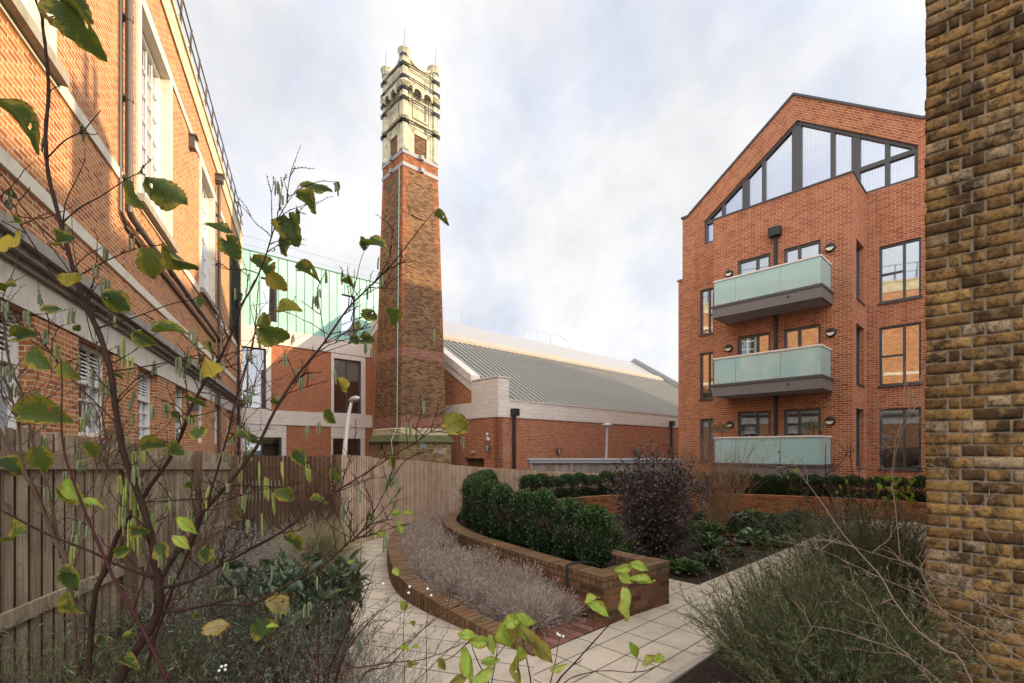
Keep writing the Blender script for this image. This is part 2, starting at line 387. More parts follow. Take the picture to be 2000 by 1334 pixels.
M['cream_rail'] = plain_mat('cream_rail', (0.78, 0.70, 0.62), 0.5, var=0.06)
M['galv'] = plain_mat('galv', (0.42, 0.43, 0.44), 0.45, metal=0.4, var=0.12)
M['rust_iron'] = plain_mat('rust_iron', (0.10, 0.065, 0.05), 0.8, var=0.3, sc=20)
M['opal'] = plain_mat('opal', (0.72, 0.68, 0.50), 0.3, var=0.04)
M['blind'] = plain_mat('blind', (0.80, 0.80, 0.82), 0.85, var=0.03)
M['blind_green'] = plain_mat('blind_green', (0.45, 0.50, 0.42), 0.85, var=0.03)
M['interior'] = plain_mat('interior', (0.03, 0.028, 0.027), 0.9, var=0.3, sc=1.5)
M['interior_teal'] = plain_mat('interior_teal', (0.10, 0.24, 0.20), 0.8, var=0.2, sc=1.5)
M['timber_fence'] = wood_mat('timber_fence', (0.30, 0.225, 0.145), (0.50, 0.40, 0.275), (0.10, 0.065, 0.04))
M['timber_slat'] = wood_mat('timber_slat', (0.44, 0.30, 0.20), (0.64, 0.47, 0.34), (0.24, 0.155, 0.095))
M['timber_brown'] = wood_mat('timber_brown', (0.15, 0.088, 0.052), (0.24, 0.15, 0.095), (0.06, 0.037, 0.022))
M['timber_grey'] = wood_mat('timber_grey', (0.24, 0.20, 0.17), (0.36, 0.31, 0.27), (0.14, 0.11, 0.09))
M['mark'] = plain_mat('mark', (0.7, 0.7, 0.7), 0.7)
M['ceramic'] = plain_mat('ceramic', (0.75, 0.72, 0.66), 0.3)

def glass(name, tint, refl, ro=0.02, inner=0.0):
    t = NT(name)
    g = t.n('ShaderNodeBsdfGlossy', ins={'Color': (0.93, 0.95, 1, 1), 'Roughness': ro})
    nz = t.noise(obof(t), 1.1, 2, 0.5)
    b = t.n('ShaderNodeBump', ins={'Strength': 0.06, 'Distance': 0.008, 'Height': nz}); t.t.links.new(b.outputs[0], g.inputs['Normal'])
    tr = t.n('ShaderNodeBsdfTransparent', ins={'Color': (*tint, 1)})
    lw = t.n('ShaderNodeFresnel', ins={'IOR': 1.5})
    f = t.n('ShaderNodeMath', operation='MULTIPLY_ADD', use_clamp=True, ins={0: lw.outputs[0], 1: 1.3, 2: refl})
    mx_ = t.n('ShaderNodeMixShader', ins={0: f.outputs[0], 1: tr.outputs[0], 2: g.outputs[0]})
    t.t.links.new(mx_.outputs[0], t.out.inputs[0]); return t.m
M['glass'] = glass('glass', (0.75, 0.78, 0.78), 0.30)
M['glass_soft'] = glass('glass_soft', (0.85, 0.88, 0.88), 0.10); M['glass_sky'] = glass('glass_sky', (0.9, 0.92, 0.95), 0.30)
t = NT('balcony_glass')
d = t.n('ShaderNodeBsdfDiffuse', ins={'Color': (0.56, 0.82, 0.80, 1)}); tl = t.n('ShaderNodeBsdfTranslucent', ins={'Color': (0.50, 0.82, 0.80, 1)})
m1 = t.n('ShaderNodeMixShader', ins={0: 0.3, 1: d.outputs[0], 2: tl.outputs[0]})
tr = t.n('ShaderNodeBsdfTransparent', ins={'Color': (0.75, 0.9, 0.86, 1)}); m2 = t.n('ShaderNodeMixShader', ins={0: 0.10, 1: m1.outputs[0], 2: tr.outputs[0]})
gl = t.n('ShaderNodeBsdfGlossy', ins={'Roughness': 0.06, 'Color': (0.9, 1, 0.97, 1)}); fr_ = t.n('ShaderNodeFresnel', ins={'IOR': 1.6})
fm = t.n('ShaderNodeMath', operation='MULTIPLY_ADD', ins={0: fr_.outputs[0], 1: 1.0, 2: 0.02})
m3 = t.n('ShaderNodeMixShader', ins={0: fm.outputs[0], 1: m2.outputs[0], 2: gl.outputs[0]}); t.t.links.new(m3.outputs[0], t.out.inputs[0]); M['balcony_glass'] = t.m

t = NT('copper'); ob = uvof(t)
mpp = t.n('ShaderNodeMapping', ins={'Vector': ob, 'Scale': (1.9, 0.25, 1)})
c = t.mix(t.noise(mpp.outputs[0], 1.2, 5, 0.6), (0.27, 0.49, 0.42), (0.37, 0.60, 0.52))
br = t.n('ShaderNodeTexBrick', offset=0.37, ins={'Vector': ob, 'Color1': (0.44, 0.44, 0.44, 1), 'Color2': (0.58, 0.58, 0.58, 1), 'Mortar': (0.4, 0.4, 0.4, 1), 'Scale': 1.0, 'Mortar Size': 0.006, 'Brick Width': 0.5, 'Row Height': 2.3})
c = t.mix(0.6, c, br.outputs['Color'], 'OVERLAY')
c = t.mix(t.ramp(t.noise(ob, 3, 5), [(0.55, 0.0), (0.8, 0.3)]), c, (0.22, 0.36, 0.30))
M['copper'] = t.principled(c, 0.6)
t = NT('metal_roof'); ob = uvof(t)
c = t.mix(t.noise(ob, 0.8, 5, 0.6), (0.26, 0.245, 0.215), (0.34, 0.325, 0.285))
c = t.mix(t.ramp(t.noise(ob, 1.7, 6, 0.75), [(0.6, 0.0), (0.75, 0.5)]), c, (0.30, 0.29, 0.16))
M['metal_roof'] = t.principled(c, 0.5, Metallic=0.2)
t = NT('upper_roof'); ob = uvof(t)
mpp = t.n('ShaderNodeMapping', ins={'Vector': ob, 'Scale': (0.6, 3.0, 1)})
c = t.mix(t.noise(mpp.outputs[0], 1.6, 5, 0.65), (0.27, 0.27, 0.27), (0.38, 0.37, 0.36))
M['upper_roof'] = t.principled(c, 0.35, Metallic=0.15)

t = NT('paving'); uv = uvof(t)
b = t.n('ShaderNodeTexBrick', offset=0.0, ins={'Vector': uv, 'Color1': (0.42, 0.42, 0.42, 1), 'Color2': (0.58, 0.58, 0.58, 1), 'Mortar': (0.5, 0.5, 0.5, 1), 'Scale': 1.0, 'Mortar Size': 0.0065, 'Mortar Smooth': 0.3, 'Brick Width': 0.45, 'Row Height': 0.296})
sp = t.noise(uv, 120, 3, 0.7); sp2 = t.noise(uv, 310, 2, 0.6)
c = t.mix(t.noise(uv, 1.4, 5, 0.6), (0.42, 0.355, 0.27), (0.55, 0.47, 0.365))
c = t.mix(0.55, c, t.ramp(sp, [(0.35, 0.25), (0.65, 0.72)]), 'OVERLAY')
c = t.mix(t.ramp(sp2, [(0.62, 0.0), (0.7, 0.6)]), c, (0.14, 0.12, 0.10))
c = t.mix(0.4, c, b.outputs['Color'], 'OVERLAY')
c = t.mix(t.ramp(t.noise(uv, 3.1, 6, 0.7), [(0.48, 0.0), (0.75, 0.55)]), c, (0.20, 0.18, 0.12))
c = t.mix(t.ramp(t.noise(uv, 0.8, 6, 0.7), [(0.5, 0.0), (0.7, 0.45)]), c, (0.26, 0.23, 0.18))
c = t.mix(b.outputs['Fac'], c, t.mix(t.ramp(t.noise(uv, 6, 4), [(0.4, 0.0), (0.6, 1.0)]), (0.05, 0.042, 0.025), (0.075, 0.085, 0.03)))
h = t.n('ShaderNodeMath', operation='MULTIPLY_ADD', ins={0: b.outputs['Fac'], 1: -2.0, 2: sp})
M['paving'] = t.principled(c, 0.85, h.outputs[0], 0.4, 0.004)
t = NT('soil'); uv = obof(t)
v = t.n('ShaderNodeTexVoronoi', ins={'Vector': uv, 'Scale': 42.0})
c = t.mix(v.outputs['Distance'], (0.012, 0.009, 0.007), (0.06, 0.042, 0.03))
c = t.mix(t.ramp(t.noise(uv, 30, 4, 0.7), [(0.55, 0.0), (0.75, 0.6)]), c, (0.10, 0.07, 0.045))
M['soil'] = t.principled(c, 0.95, t.noise(uv, 25, 5, 0.7), 1.0, 0.03)
t = NT('tarmac'); uv = obof(t)
c = t.mix(t.noise(uv, 60, 3), (0.035, 0.035, 0.035), (0.07, 0.068, 0.065)); M['tarmac'] = t.principled(c, 0.9)
M['kerb_concrete'] = stone_mat('kerb_concrete', (0.30, 0.26, 0.21), (0.40, 0.35, 0.29), sf=0.4)
M['bark_hazel'] = plain_mat('bark_hazel', (0.038, 0.020, 0.014), 0.8, var=0.6, sc=35, spec=0.1, bstr=0.4)
M['bark_brown'] = plain_mat('bark_brown', (0.105, 0.062, 0.042), 0.8, var=0.4, sc=35, spec=0.1, bstr=0.4)
M['bark_red'] = plain_mat('bark_red', (0.045, 0.009, 0.009), 0.6, var=0.5, sc=30, spec=0.2)
M['twig_tan'] = plain_mat('twig_tan', (0.34, 0.20, 0.11), 0.7, var=0.3, sc=30)
M['twig_pale'] = plain_mat('twig_pale', (0.22, 0.145, 0.098), 0.7, var=0.4, sc=12)
M['leaf_hazel'] = leaf_mat('leaf_hazel', [(0.022, 0.042, 0.018), (0.042, 0.068, 0.018), (0.085, 0.11, 0.024), (0.33, 0.23, 0.025), (0.30, 0.22, 0.12)], 0.6, 0.22, 0.25, vein=True)
M['leaf_dog'] = leaf_mat('leaf_dog', [(0.20, 0.30, 0.04), (0.34, 0.46, 0.08), (0.46, 0.50, 0.12), (0.20, 0.13, 0.035)], 0.55, 0.35, 0.25, vein=True)
M['catkin_green'] = leaf_mat('catkin_green', [(0.13, 0.15, 0.075), (0.22, 0.23, 0.12)], 0.8, 0.05)
M['catkin_yellow'] = leaf_mat('catkin_yellow', [(0.20, 0.22, 0.05), (0.36, 0.37, 0.11)], 0.8, 0.1)
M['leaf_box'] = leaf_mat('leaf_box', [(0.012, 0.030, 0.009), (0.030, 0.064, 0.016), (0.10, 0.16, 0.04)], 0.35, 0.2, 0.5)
M['leaf_purple'] = leaf_mat('leaf_purple', [(0.028, 0.017, 0.018), (0.056, 0.036, 0.036), (0.15, 0.12, 0.112)], 0.35, 0.15, 0.6)
M['leaf_glossy'] = leaf_mat('leaf_glossy', [(0.018, 0.036, 0.015), (0.04, 0.07, 0.028), (0.08, 0.11, 0.04)], 0.3, 0.15, 0.6)
M['leaf_rosemary'] = leaf_mat('leaf_rosemary', [(0.04, 0.055, 0.022), (0.105, 0.13, 0.055), (0.27, 0.30, 0.14)], 0.6, 0.25)
M['leaf_curry'] = leaf_mat('leaf_curry', [(0.035, 0.05, 0.03), (0.095, 0.125, 0.08), (0.22, 0.25, 0.17)], 0.7, 0.2)
M['leaf_silver'] = leaf_mat('leaf_silver', [(0.17, 0.165, 0.145), (0.34, 0.33, 0.30), (0.54, 0.52, 0.49)], 0.8, 0.2)
M['leaf_lavender'] = leaf_mat('leaf_lavender', [(0.20, 0.145, 0.115), (0.43, 0.34, 0.28), (0.64, 0.55, 0.47)], 0.85, 0.15)
M['leaf_grass'] = leaf_mat('leaf_grass', [(0.20, 0.20, 0.07), (0.46, 0.40, 0.21), (0.68, 0.60, 0.38)], 0.7, 0.3)
M['leaf_cover'] = leaf_mat('leaf_cover', [(0.028, 0.055, 0.018), (0.06, 0.11, 0.025), (0.16, 0.22, 0.05)], 0.45, 0.25)
M['leaf_bergenia'] = leaf_mat('leaf_bergenia', [(0.06, 0.11, 0.04), (0.13, 0.20, 0.10), (0.22, 0.30, 0.20)], 0.4, 0.25)
M['leaf_fallen'] = leaf_mat('leaf_fallen', [(0.06, 0.03, 0.02), (0.16, 0.10, 0.06), (0.26, 0.22, 0.06)], 0.8, 0.1)
M['berry'] = plain_mat('berry', (0.75, 0.74, 0.68), 0.4)
# ================================================================ setting
VA = (-0.687, 0.727); VB = (0.727, 0.687)       # the two directions of the street grid
def sheet(name, pts, z, mat, axis=VB, th=0.0, kind='structure'):
    mb = MB((axis[0], axis[1], 0)); L = [Vector((p[0], p[1], 0)) for p in pts]
    for t in tessellate_polygon([L]):
        q = [Vector((L[i].x, L[i].y, z)) for i in t]
        if (q[1] - q[0]).cross(q[2] - q[0]).z < 0: q.reverse()
        mb.face(q)
    if th:
        for i in range(len(L)):
            a, b = L[i], L[(i + 1) % len(L)]
            mb.face([(a.x, a.y, z - th), (b.x, b.y, z - th), (b.x, b.y, z), (a.x, a.y, z)])
    o = mb.build(name, mat); o['kind'] = kind; return o
sheet('ground', [(-900, -900), (900, -900), (900, 900), (-900, 900)], -1.2, M['tarmac'])
sheet('garden_soil', [(-9, -3), (30, -3), (30, 12), (16.5, 16.8), (5.5, 16.9), (2.6, 16.6), (0.0, 15.1), (-1.0, 13.8), (-1.9, 12.4), (-2.7, 10.2), (-3.2, 8.9), (-5.85, 10.5), (-4.0, 4.8), (-3.05, 2.2), (-1.5, -2.5)], 0.0, M['soil'], th=1.2)

def smooth_poly(pts, n=6):
    out_ = []
    P = [Vector(p) for p in pts]
    for i in range(len(P) - 1):
        p0, p1, p2, p3 = P[max(i - 1, 0)], P[i], P[i + 1], P[min(i + 2, len(P) - 1)]
        for k in range(n):
            t = k / n
            out_.append(0.5 * ((2 * p1) + (p2 - p0) * t + (2 * p0 - 5 * p1 + 4 * p2 - p3) * t * t + (-p0 + 3 * p1 - 3 * p2 + p3) * t ** 3))
    out_.append(P[-1]); return out_
def offset(pts, d):
    r = []
    for i, p in enumerate(pts):
        t = (pts[min(i + 1, len(pts) - 1)] - pts[max(i - 1, 0)]).normalized()
        r.append(p + Vector((t.y, -t.x)) * d)
    return r

# kerb line of the lavender bed (outer edge), from the front tip round to the back
KERB = smooth_poly([(0.195, 4.18), (-0.51, 4.83), (-1.36, 5.88), (-1.87, 7.26), (-2.12, 8.4), (-2.17, 9.4), (-2.05, 10.3), (-1.75, 11.1)])
RING = smooth_poly([(0.936, 4.91), (0.40, 5.60), (-0.10, 6.34), (-0.68, 7.22), (-1.10, 8.2), (-1.28, 9.1), (-1.22, 10.2), (-0.80, 11.5), (0.05, 12.75), (1.3, 13.9), (2.9, 14.75), (4.8, 15.1), (6.8, 14.9), (8.4, 14.2), (9.9, 13.2), (11.0, 12.2)])
RW = 1.12
RIN = offset(RING, RW)
# paths
PL = [(-2.05, 11.1), (-2.2, 10.6)] + [(-2.45, 10.1), (-2.85, 9.35), (-3.15, 8.75)] + [(-2.7, 7.6), (-1.85, 5.6), (-1.45, 4.3), (-1.0, 3.2), (-0.4, 2.0), (0.1, 1.4)] + [(0.9, 2.2), (0.45, 3.3), (0.23, 4.16)] + [tuple(p) for p in KERB[1:]]
sheet('path', PL, 0.008, M['paving'], axis=(math.cos(R(-17)), math.sin(R(-17))))
e0 = Vector((1.65, 4.2)); B2 = Vector(VB); A2 = Vector(VA)
PF = [(0.195, 4.18), (0.936, 4.86), (1.81, 5.69), (2.14, 6.7), (2.45, 6.36), (4.72, 8.47), (5.79, 9.52), (7.4, 11.0), (8.1, 12.1), (11, 12.0), (11, 9.5), (7.5, 8.2), tuple(e0 + B2 * 3.5), tuple(e0), tuple(e0 - B2 * 1.9), (0.1, 2.5)]
sheet('path', PF, 0.012, M['paving'], axis=VB)
mb = MB((VB[0], VB[1], 0))
q = e0 - B2 * 2.0; mb.box((q.x, q.y, -0.05), (*(B2 * 7), 0), (B2.y * 0.06, -B2.x * 0.06, 0), (0, 0, 0.07))
tag(mb.build('path_edging', M['kerb_concrete']), kind='structure')

# ================================================================ building on the left
LB = Fr((-3.57, 0), (-0.390, 0.921), (0.921, 0.390))
def Ls(Y): return Y / 0.921
lb = empty('brick_building', tuple(LB.P(Ls(14), -1.2)), 'long red brick building in low sun with tall sash windows, on the left', 'building')
W0, W1 = Ls(1.0), Ls(26.2)
holes = []; gw = []; uw = []
for k in range(7):
    a = Ls((4.98, 7.54, 10.2, 13.1, 15.8, 18.6, 21.4)[k]); b = a + Ls(1.34)
    gw.append((a, b)); holes.append(rect(a, b, 2.0 if k else 1.55, 3.56))
for k in range(4):
    a, b = Ls(4.22 + 5.85 * k), Ls(6.77 + 5.85 * k)
    if k == 3: b = Ls(23.6); a = Ls(21.9)
    else: uw.append((a, b)); holes.append(rect(a + 0.1, b - 0.1, 7.13, 11.4))
vent = (Ls(21.9), Ls(25.4))
mb = MB(); LB.wall(mb, rect(W0, W1, -1.2, 12.66), holes, 0.45, 0.32)
mb.face([LB.P(W0, -1.2, -12), LB.P(W1, -1.2, -12), LB.P(W1, 12.6, -12), LB.P(W0, 12.6, -12)])
mb.face([LB.P(W1, -1.2, -0.45), LB.P(W1, -1.2, -12), LB.P(W1, 12.6, -12), LB.P(W1, 12.6, -0.45)])
mb.face([LB.P(W0, -1.2, -0.45), LB.P(W0, -1.2, -12), LB.P(W0, 12.6, -12), LB.P(W0, 12.6, -0.45)])
mb.build('wall', M['brick_left'], lb)
mb = MB(); LB.box(mb, W0, W1, 12.66, 13.32, -0.5, 0.05); LB.box(mb, W0, W1, 13.32, 13.45, -0.55, 0.10); mb.build('parapet', M['stone_mossy'], lb)
mb = MB(); LB.box(mb, W0, W1, 12.4, 12.5, -12, -0.5); mb.build('roof', M['lead'], lb)
for z0, z1 in ((5.10, 5.29), (6.90, 7.10)):
    mb = MB(); LB.box(mb, W0, W1, z0, z1, -0.02, 0.035); mb.build('string_course', M['stone'], lb)
prev = W0
for a, b in uw: mb = MB(); LB.box(mb, prev, a, 11.38, 11.58, -0.02, 0.035); mb.build('string_course', M['stone'], lb); prev = b
mb = MB(); LB.box(mb, prev, W1, 11.38, 11.58, -0.02, 0.035); mb.build('string_course', M['stone'], lb)
mb = MB(); LB.box(mb, W0, W1, 3.56, 4.02, -0.02, 0.03); mb.build('fascia_band', M['stone_streak'], lb)
mb = MB()
LB.box(mb, W0, W1, 4.02, 4.10, -0.02, 0.10); LB.box(mb, W0, W1, 4.10, 4.19, -0.02, 0.20); LB.box(mb, W0, W1, 4.19, 4.34, -0.02, 0.30)
for s_ in range(0, 1):
    mb.face([LB.P(W0, 4.34, 0.30), LB.P(W1, 4.34, 0.30), LB.P(W1, 4.46, -0.01), LB.P(W0, 4.46, -0.01)])
mb.build('cornice', M['stone_grey'], lb)
def sash(a, b, z0, z1, nx, nz, louv=0.0, o=-0.2, mat='white_paint', arch=0, inner='interior', hb=0.03, thin=False):
    mb = MB()
    fw = 0.07
    LB.box(mb, a, a + fw, z0, z1, o - 0.06, o + 0.05); LB.box(mb, b - fw, b, z0, z1, o - 0.06, o + 0.05)
    LB.box(mb, a + fw, b - fw, z0, z0 + fw, o - 0.06, o + 0.05); LB.box(mb, a + fw, b - fw, z1 - fw, z1, o - 0.06, o + 0.05)
    zt = z1 - fw
    if louv: zt = z1 - louv; LB.box(mb, a + fw, b - fw, zt - 0.05, zt + 0.04, o - 0.05, o + 0.06)
    for i in range(1, nx):
        s_ = a + fw + (b - a - 2 * fw) * i / nx; LB.box(mb, s_ - hb / 2, s_ + hb / 2, z0 + fw, z1 - fw, o - 0.02, o + (0.004 if thin else 0.02))
    for j in range(1, nz):
        z = z0 + (zt - z0) * j / nz; LB.box(mb, a + fw, b - fw, z - hb / 2, z + hb / 2, o - 0.015, o + (0.002 if thin else 0.016))
    wdw = mb.build('window', M[mat], lb)
    if louv:
        m2 = MB(); n = int(louv / 0.065)
        for i in range(nx):
            sa = a + fw + (b - a - 2 * fw) * i / nx + 0.03; sb = a + fw + (b - a - 2 * fw) * (i + 1) / nx - 0.03
            for j in range(n - 2):
                z = zt + 0.06 + j * 0.065
                m2.box(LB.P(sa, z, o + 0.02), LB.d * (sb - sa), LB.n * -0.045 + Vector((0, 0, 0.04)), (0, 0, 0.012))
        m2.build('louvre', M['white_paint'], wdw)
    m3 = MB(); LB.box(m3, a + 0.02, b - 0.02, z0 + 0.02, zt, o - 0.035, o - 0.03); m3.build('pane', M['glass'], wdw)
    m4 = MB(); LB.box(m4, a - 0.02, b + 0.02, z0 - 0.02, z1 + 0.02, o - 0.30, o - 0.26); m4.build('blind', M[inner], wdw)
    return wdw
for k, (a, b) in enumerate(gw):
    sash(a + 0.01, b - 0.01, (2.0 if k else 1.55) + 0.01, 3.55, 3, 3, 0.62 if k < 5 else 0.5, inner='interior_teal')
for a, b in uw:
    sash(a + 0.225, b - 0.225, 7.105, 11.297, 5, 7, o=-0.22, inner='blind_green', hb=0.03, thin=True)
    mb = MB()
    LB.box(mb, a, a + 0.222, 7.1, 11.58, -0.30, 0.045); LB.box(mb, b - 0.222, b, 7.1, 11.58, -0.30, 0.045)
    LB.box(mb, a + 0.222, b - 0.222, 11.3, 11.58, -0.30, 0.045)
    mb.build('surround', M['stone'], lb)
    mb = MB(); LB.box(mb, a - 0.08, b + 0.08, 6.96, 7.12, -0.05, 0.16); mb.build('sill', M['stone_grey'], lb)
mb = MB()
for i in range(46):
    z = 7.3 + i * 0.085; mb.box(LB.P(vent[0] + .3, z, 0.05), LB.d * (vent[1] - vent[0] - .3), LB.n * -0.05 + Vector((0, 0, 0.05)), (0, 0, 0.015))
LB.box(mb, vent[0] + .25, vent[0] + .3, 7.25, 11.25, -0.02, 0.06); LB.box(mb, vent[1], vent[1] + .05, 7.25, 11.25, -0.02, 0.06)
mb.build('louvre_grille', M['black'], lb)
# downpipes
def pipe(fr, s_, z0, z1, r=0.06, o=0.12, mat='pipe', parent=None, hopper=False, step=1.9):
    mb = MB(); mb.tube([fr.P(s_, z0, o), fr.P(s_, z1, o)], r, 12)
    z = z0 + 0.5
    while z < z1:
        mb.tube([fr.P(s_, z - 0.05, o), fr.P(s_, z + 0.05, o)], r * 1.22, 12); fr.box(mb, s_ - r * 1.7, s_ + r * 1.7, z - 0.02, z + 0.02, 0.0, o - r * .6); z += step
    if hopper:
        fr.box(mb, s_ - 0.15, s_ + 0.15, z1, z1 + 0.22, 0.01, 0.26); fr.box(mb, s_ - 0.18, s_ + 0.18, z1 + 0.22, z1 + 0.28, 0.01, 0.29)
        fr.box(mb, s_ - 0.11, s_ + 0.11, z1 - 0.07, z1, 0.03, 0.22)
    mb.build('downpipe', M[mat], parent)
s1 = LB.S(252, 0.12)
pipe(LB, s1, 6.5, 12.6, 0.062, parent=lb, step=1.55)
mb = MB(); s2 = LB.S(428, 0.12)
mb.tube([LB.P(s1, 6.55, 0.12), LB.P(s1, 6.40, 0.12), LB.P(s1 + 0.2, 6.32, 0.13), LB.P(s2 - 0.25, 6.12, 0.13), LB.P(s2, 6.0, 0.12), LB.P(s2, 5.8, 0.12)], 0.062, 12)
for q in (0.6, 1.8, 3.2, 4.9, 6.6): mb.tube([LB.P(s1 + q, 6.305 - q * 0.019, 0.13), LB.P(s1 + q + .1, 6.303 - q * 0.019, 0.13)], 0.074, 12)
mb.build('downpipe', M['pipe'], lb)
pipe(LB, s2, -1.0, 12.2, 0.06, parent=lb, hopper=True)
pipe(LB, LB.S(466, 0.12), -1.0, 9.3, 0.06, parent=lb, mat='black', hopper=True)
mb = MB()
for dx in (-0.16, -0.12, -0.20):
    pts = [LB.P(s1 + dx, z, 0.035) for z in np.linspace(6.3, 12.6, 12)] ; mb.tube(pts, 0.012, 5)
    mb.tube([LB.P(s1 + dx, 6.3, 0.035), LB.P(s1 + dx + .3, 6.2 + dx * .5, 0.035), LB.P(s2 - .2, 6.0 + dx * .5, 0.035)], 0.012, 5)
mb.build('cable', M['black'], lb)
mb = MB(); s_ = LB.S(370); z = LB.Z(370, 278); LB.box(mb, s_ - .13, s_ + .13, z - .2, z + .16, 0.0, 0.16); LB.box(mb, s_ - .16, s_ + .16, z + .16, z + .21, 0, 0.22)
wl = mb.build('wall_light', M['pipe'], lb); mb = MB(); LB.box(mb, s_ - .1, s_ + .1, z - .15, z + .05, 0.16, 0.17); mb.build('lens', M['opal'], wl)
mb = MB(); s_ = W0 + .4
while s_ < W1: mb.tube([LB.P(s_, 13.44, 0.0), LB.P(s_, 14.5, 0.06)], 0.03, 6); mb.tube([LB.P(s_, 13.44, -0.6), LB.P(s_, 13.95, -0.02)], 0.018, 5); s_ += 1.2
for z in (13.95, 14.48): mb.tube([LB.P(W0, z, 0.05), LB.P(W1, z, 0.05)], 0.022, 6)
mb.build('roof_railing', M['rust_iron'], lb)
mb = MB(); s_ = LB.S(347, 0.05)
mb.tube([LB.P(s_, 3.2, 0.02), LB.P(s_, 3.2, 0.35), LB.P(s_, 3.05, 0.4)], 0.02, 8); mb.box(LB.P(s_ - .07, 2.85, .3), LB.d * .14, LB.n * .22, (0, 0, .2)); mb.build('wall_lantern', M['pipe'], lb)

# ================================================================ copper building behind
GB = Fr((-9.3, 32.2), VB, (0.687, -0.727))
gb = empty('copper_clad_building', tuple(GB.P(-3, -1.2)), 'brick building topped with pale green copper cladding, behind the chimney', 'building')
g0, g1 = GB.S(425), 3.5
ztop, zcop, zst, zb1, zb0 = 12.92, 8.72, 7.86, 4.05, 3.2
wins = [(468, 519.5, 672, 795.7, 519, 529), (652, 705, 699, 806, 646.5, 713.3)]
ga, gbb = GB.S(652), GB.S(705); gc = GB.S(519.5); gc0 = gc - (gbb - ga)
zu1, zu0 = GB.Z(652, 699), GB.Z(652, 806)
gl0, gl1 = GB.S(650), GB.S(704); zl1 = GB.Z(650, 856)
ll0, ll1 = GB.S(474), GB.S(550)
uh = [rect(ga, gbb, zu0, zu1), rect(gc0, gc, zu0, zu1), rect(gl0, gl1, 0.0, zl1), rect(ll0, ll1, 0.0, zl1)]
mb = MB(); GB.wall(mb, rect(g0, g1, -1.2, zst), uh, 0.3, 0.25); mb.build('wall', M['brick_copper'], gb)
def surround(a, b, z0, z1, sa, sb, zt, zb):
    mb = MB(); GB.wall(mb, rect(sa, sb, zb, zt), [rect(a, b, z0, z1)], 0.0, 0.27)
    o = mb.build('surround', M['cream_block'], gb); o.location += GB.n * 0.03
surround(ga, gbb, zu0, zu1, GB.S(646.5), GB.S(713.3), zst - .002, zb1 + .002)
surround(gc0, gc, zu0, zu1, gc0 - .4, GB.S(529.5), zst - .002, zb1 + .002)
surround(gl0, gl1, 0.0, zl1, GB.S(646), GB.S(712.5), zb0 - .002, -1.1)
surround(ll0, ll1, 0.0, zl1, ll0 - .5, GB.S(558.7), zb0 - .002, -1.1)
mb = MB(); GB.box(mb, g0, g1, zst, zcop, -0.3, 0.07); mb.build('stone_band', M['cream_block'], gb)
mb = MB(); GB.box(mb, g0, GB.S(729), zb0, zb1, -0.3, 0.07); mb.build('stone_band', M['cream_block'], gb)
cw = [(509.5, 541, 540, 624.6), (667, 694, 573, 654)]
cholesz = []
for a, b, y0, y1 in cw: cholesz.append(rect(GB.S(a), GB.S(b), GB.Z(a, y1), GB.Z(a, y0)))
mb = MB(); GB.wall(mb, rect(g0, g1, zcop, ztop), cholesz, 0.3, 0.25)
mb.face([GB.P(g0, ztop, -.3), GB.P(g1, ztop, -.3), GB.P(g1, ztop, -10), GB.P(g0, ztop, -10)])
mb.face([GB.P(g1, -1.2, -.3), GB.P(g1, ztop, -.3), GB.P(g1, ztop, -10), GB.P(g1, -1.2, -10)])
mb.build('copper_cladding', M['copper'], gb)
mb = MB(); s_ = g0 + .1
while s_ < g1:
    seg = [(zcop, ztop)]
    for h in cholesz:
        if h[0][0] - .02 < s_ < h[1][0] + .02: seg = [(zcop, h[0][1]), (h[2][1], ztop)]
    for z0, z1 in seg: GB.box(mb, s_ - 0.009, s_ + 0.009, z0 + .002, z1 - .002, 0.0, 0.028)
    s_ += 0.5
GB.box(mb, g0, g1, ztop, ztop + .05, -0.3, 0.06)
mb.build('standing_seams', M['seam'], gb)
def simple_window(fr, a, b, z0, z1, parent, bars=(), hbars=(), o=-0.18, fw=0.06, mat='alu_dark', pane='glass', inner='interior', blind=None, hspan=None):
    mb = MB(); fr.box(mb, a, a + fw, z0, z1, o - .04, o + .05); fr.box(mb, b - fw, b, z0, z1, o - .04, o + .05)
    fr.box(mb, a + fw, b - fw, z0, z0 + fw, o - .04, o + .05); fr.box(mb, a + fw, b - fw, z1 - fw, z1, o - .04, o + .05)
    for f in bars: s_ = a + (b - a) * f; fr.box(mb, s_ - fw * .6, s_ + fw * .6, z0 + fw, z1 - fw, o - .035, o + .045)
    for f in hbars:
        z = z0 + (z1 - z0) * f; h0, h1 = hspan or (0, 1); fr.box(mb, a + fw + (b - a - 2 * fw) * h0, a + fw + (b - a - 2 * fw) * h1, z - fw * .5, z + fw * .5, o - .03, o + .04)
    w_ = mb.build('window', M[mat], parent)
    m2 = MB(); fr.box(m2, a + .02, b - .02, z0 + .02, z1 - .02, o - .012, o - .006); m2.build('pane', M[pane], w_)
    m3 = MB(); d_ = 0.9
    fr.box(m3, a - .02, b + .02, z0 - .02, z1 + .02, o - d_ - .02, o - d_)
    for (sa, sb) in ((a - .02, a), (b, b + .02)): fr.box(m3, sa, sb, z0, z1, o - d_, o - .06)
    fr.box(m3, a, b, z0 - .02, z0, o - d_, o - .06); fr.box(m3, a, b, z1, z1 + .02, o - d_, o - .06)
    m3.build('room', M[inner], w_)
    if blind:
        m4 = MB(); fr.box(m4, a + fw, b - fw, z1 - (z1 - z0) * blind[0], z1 - fw, o - .10, o - .09); m4.build('blind', M[blind[1]], w_)
    return w_
simple_window(GB, ga, gbb, zu0, zu1, gb, bars=(0.5,), blind=(0.38, 'blind_green'), pane='glass_soft')
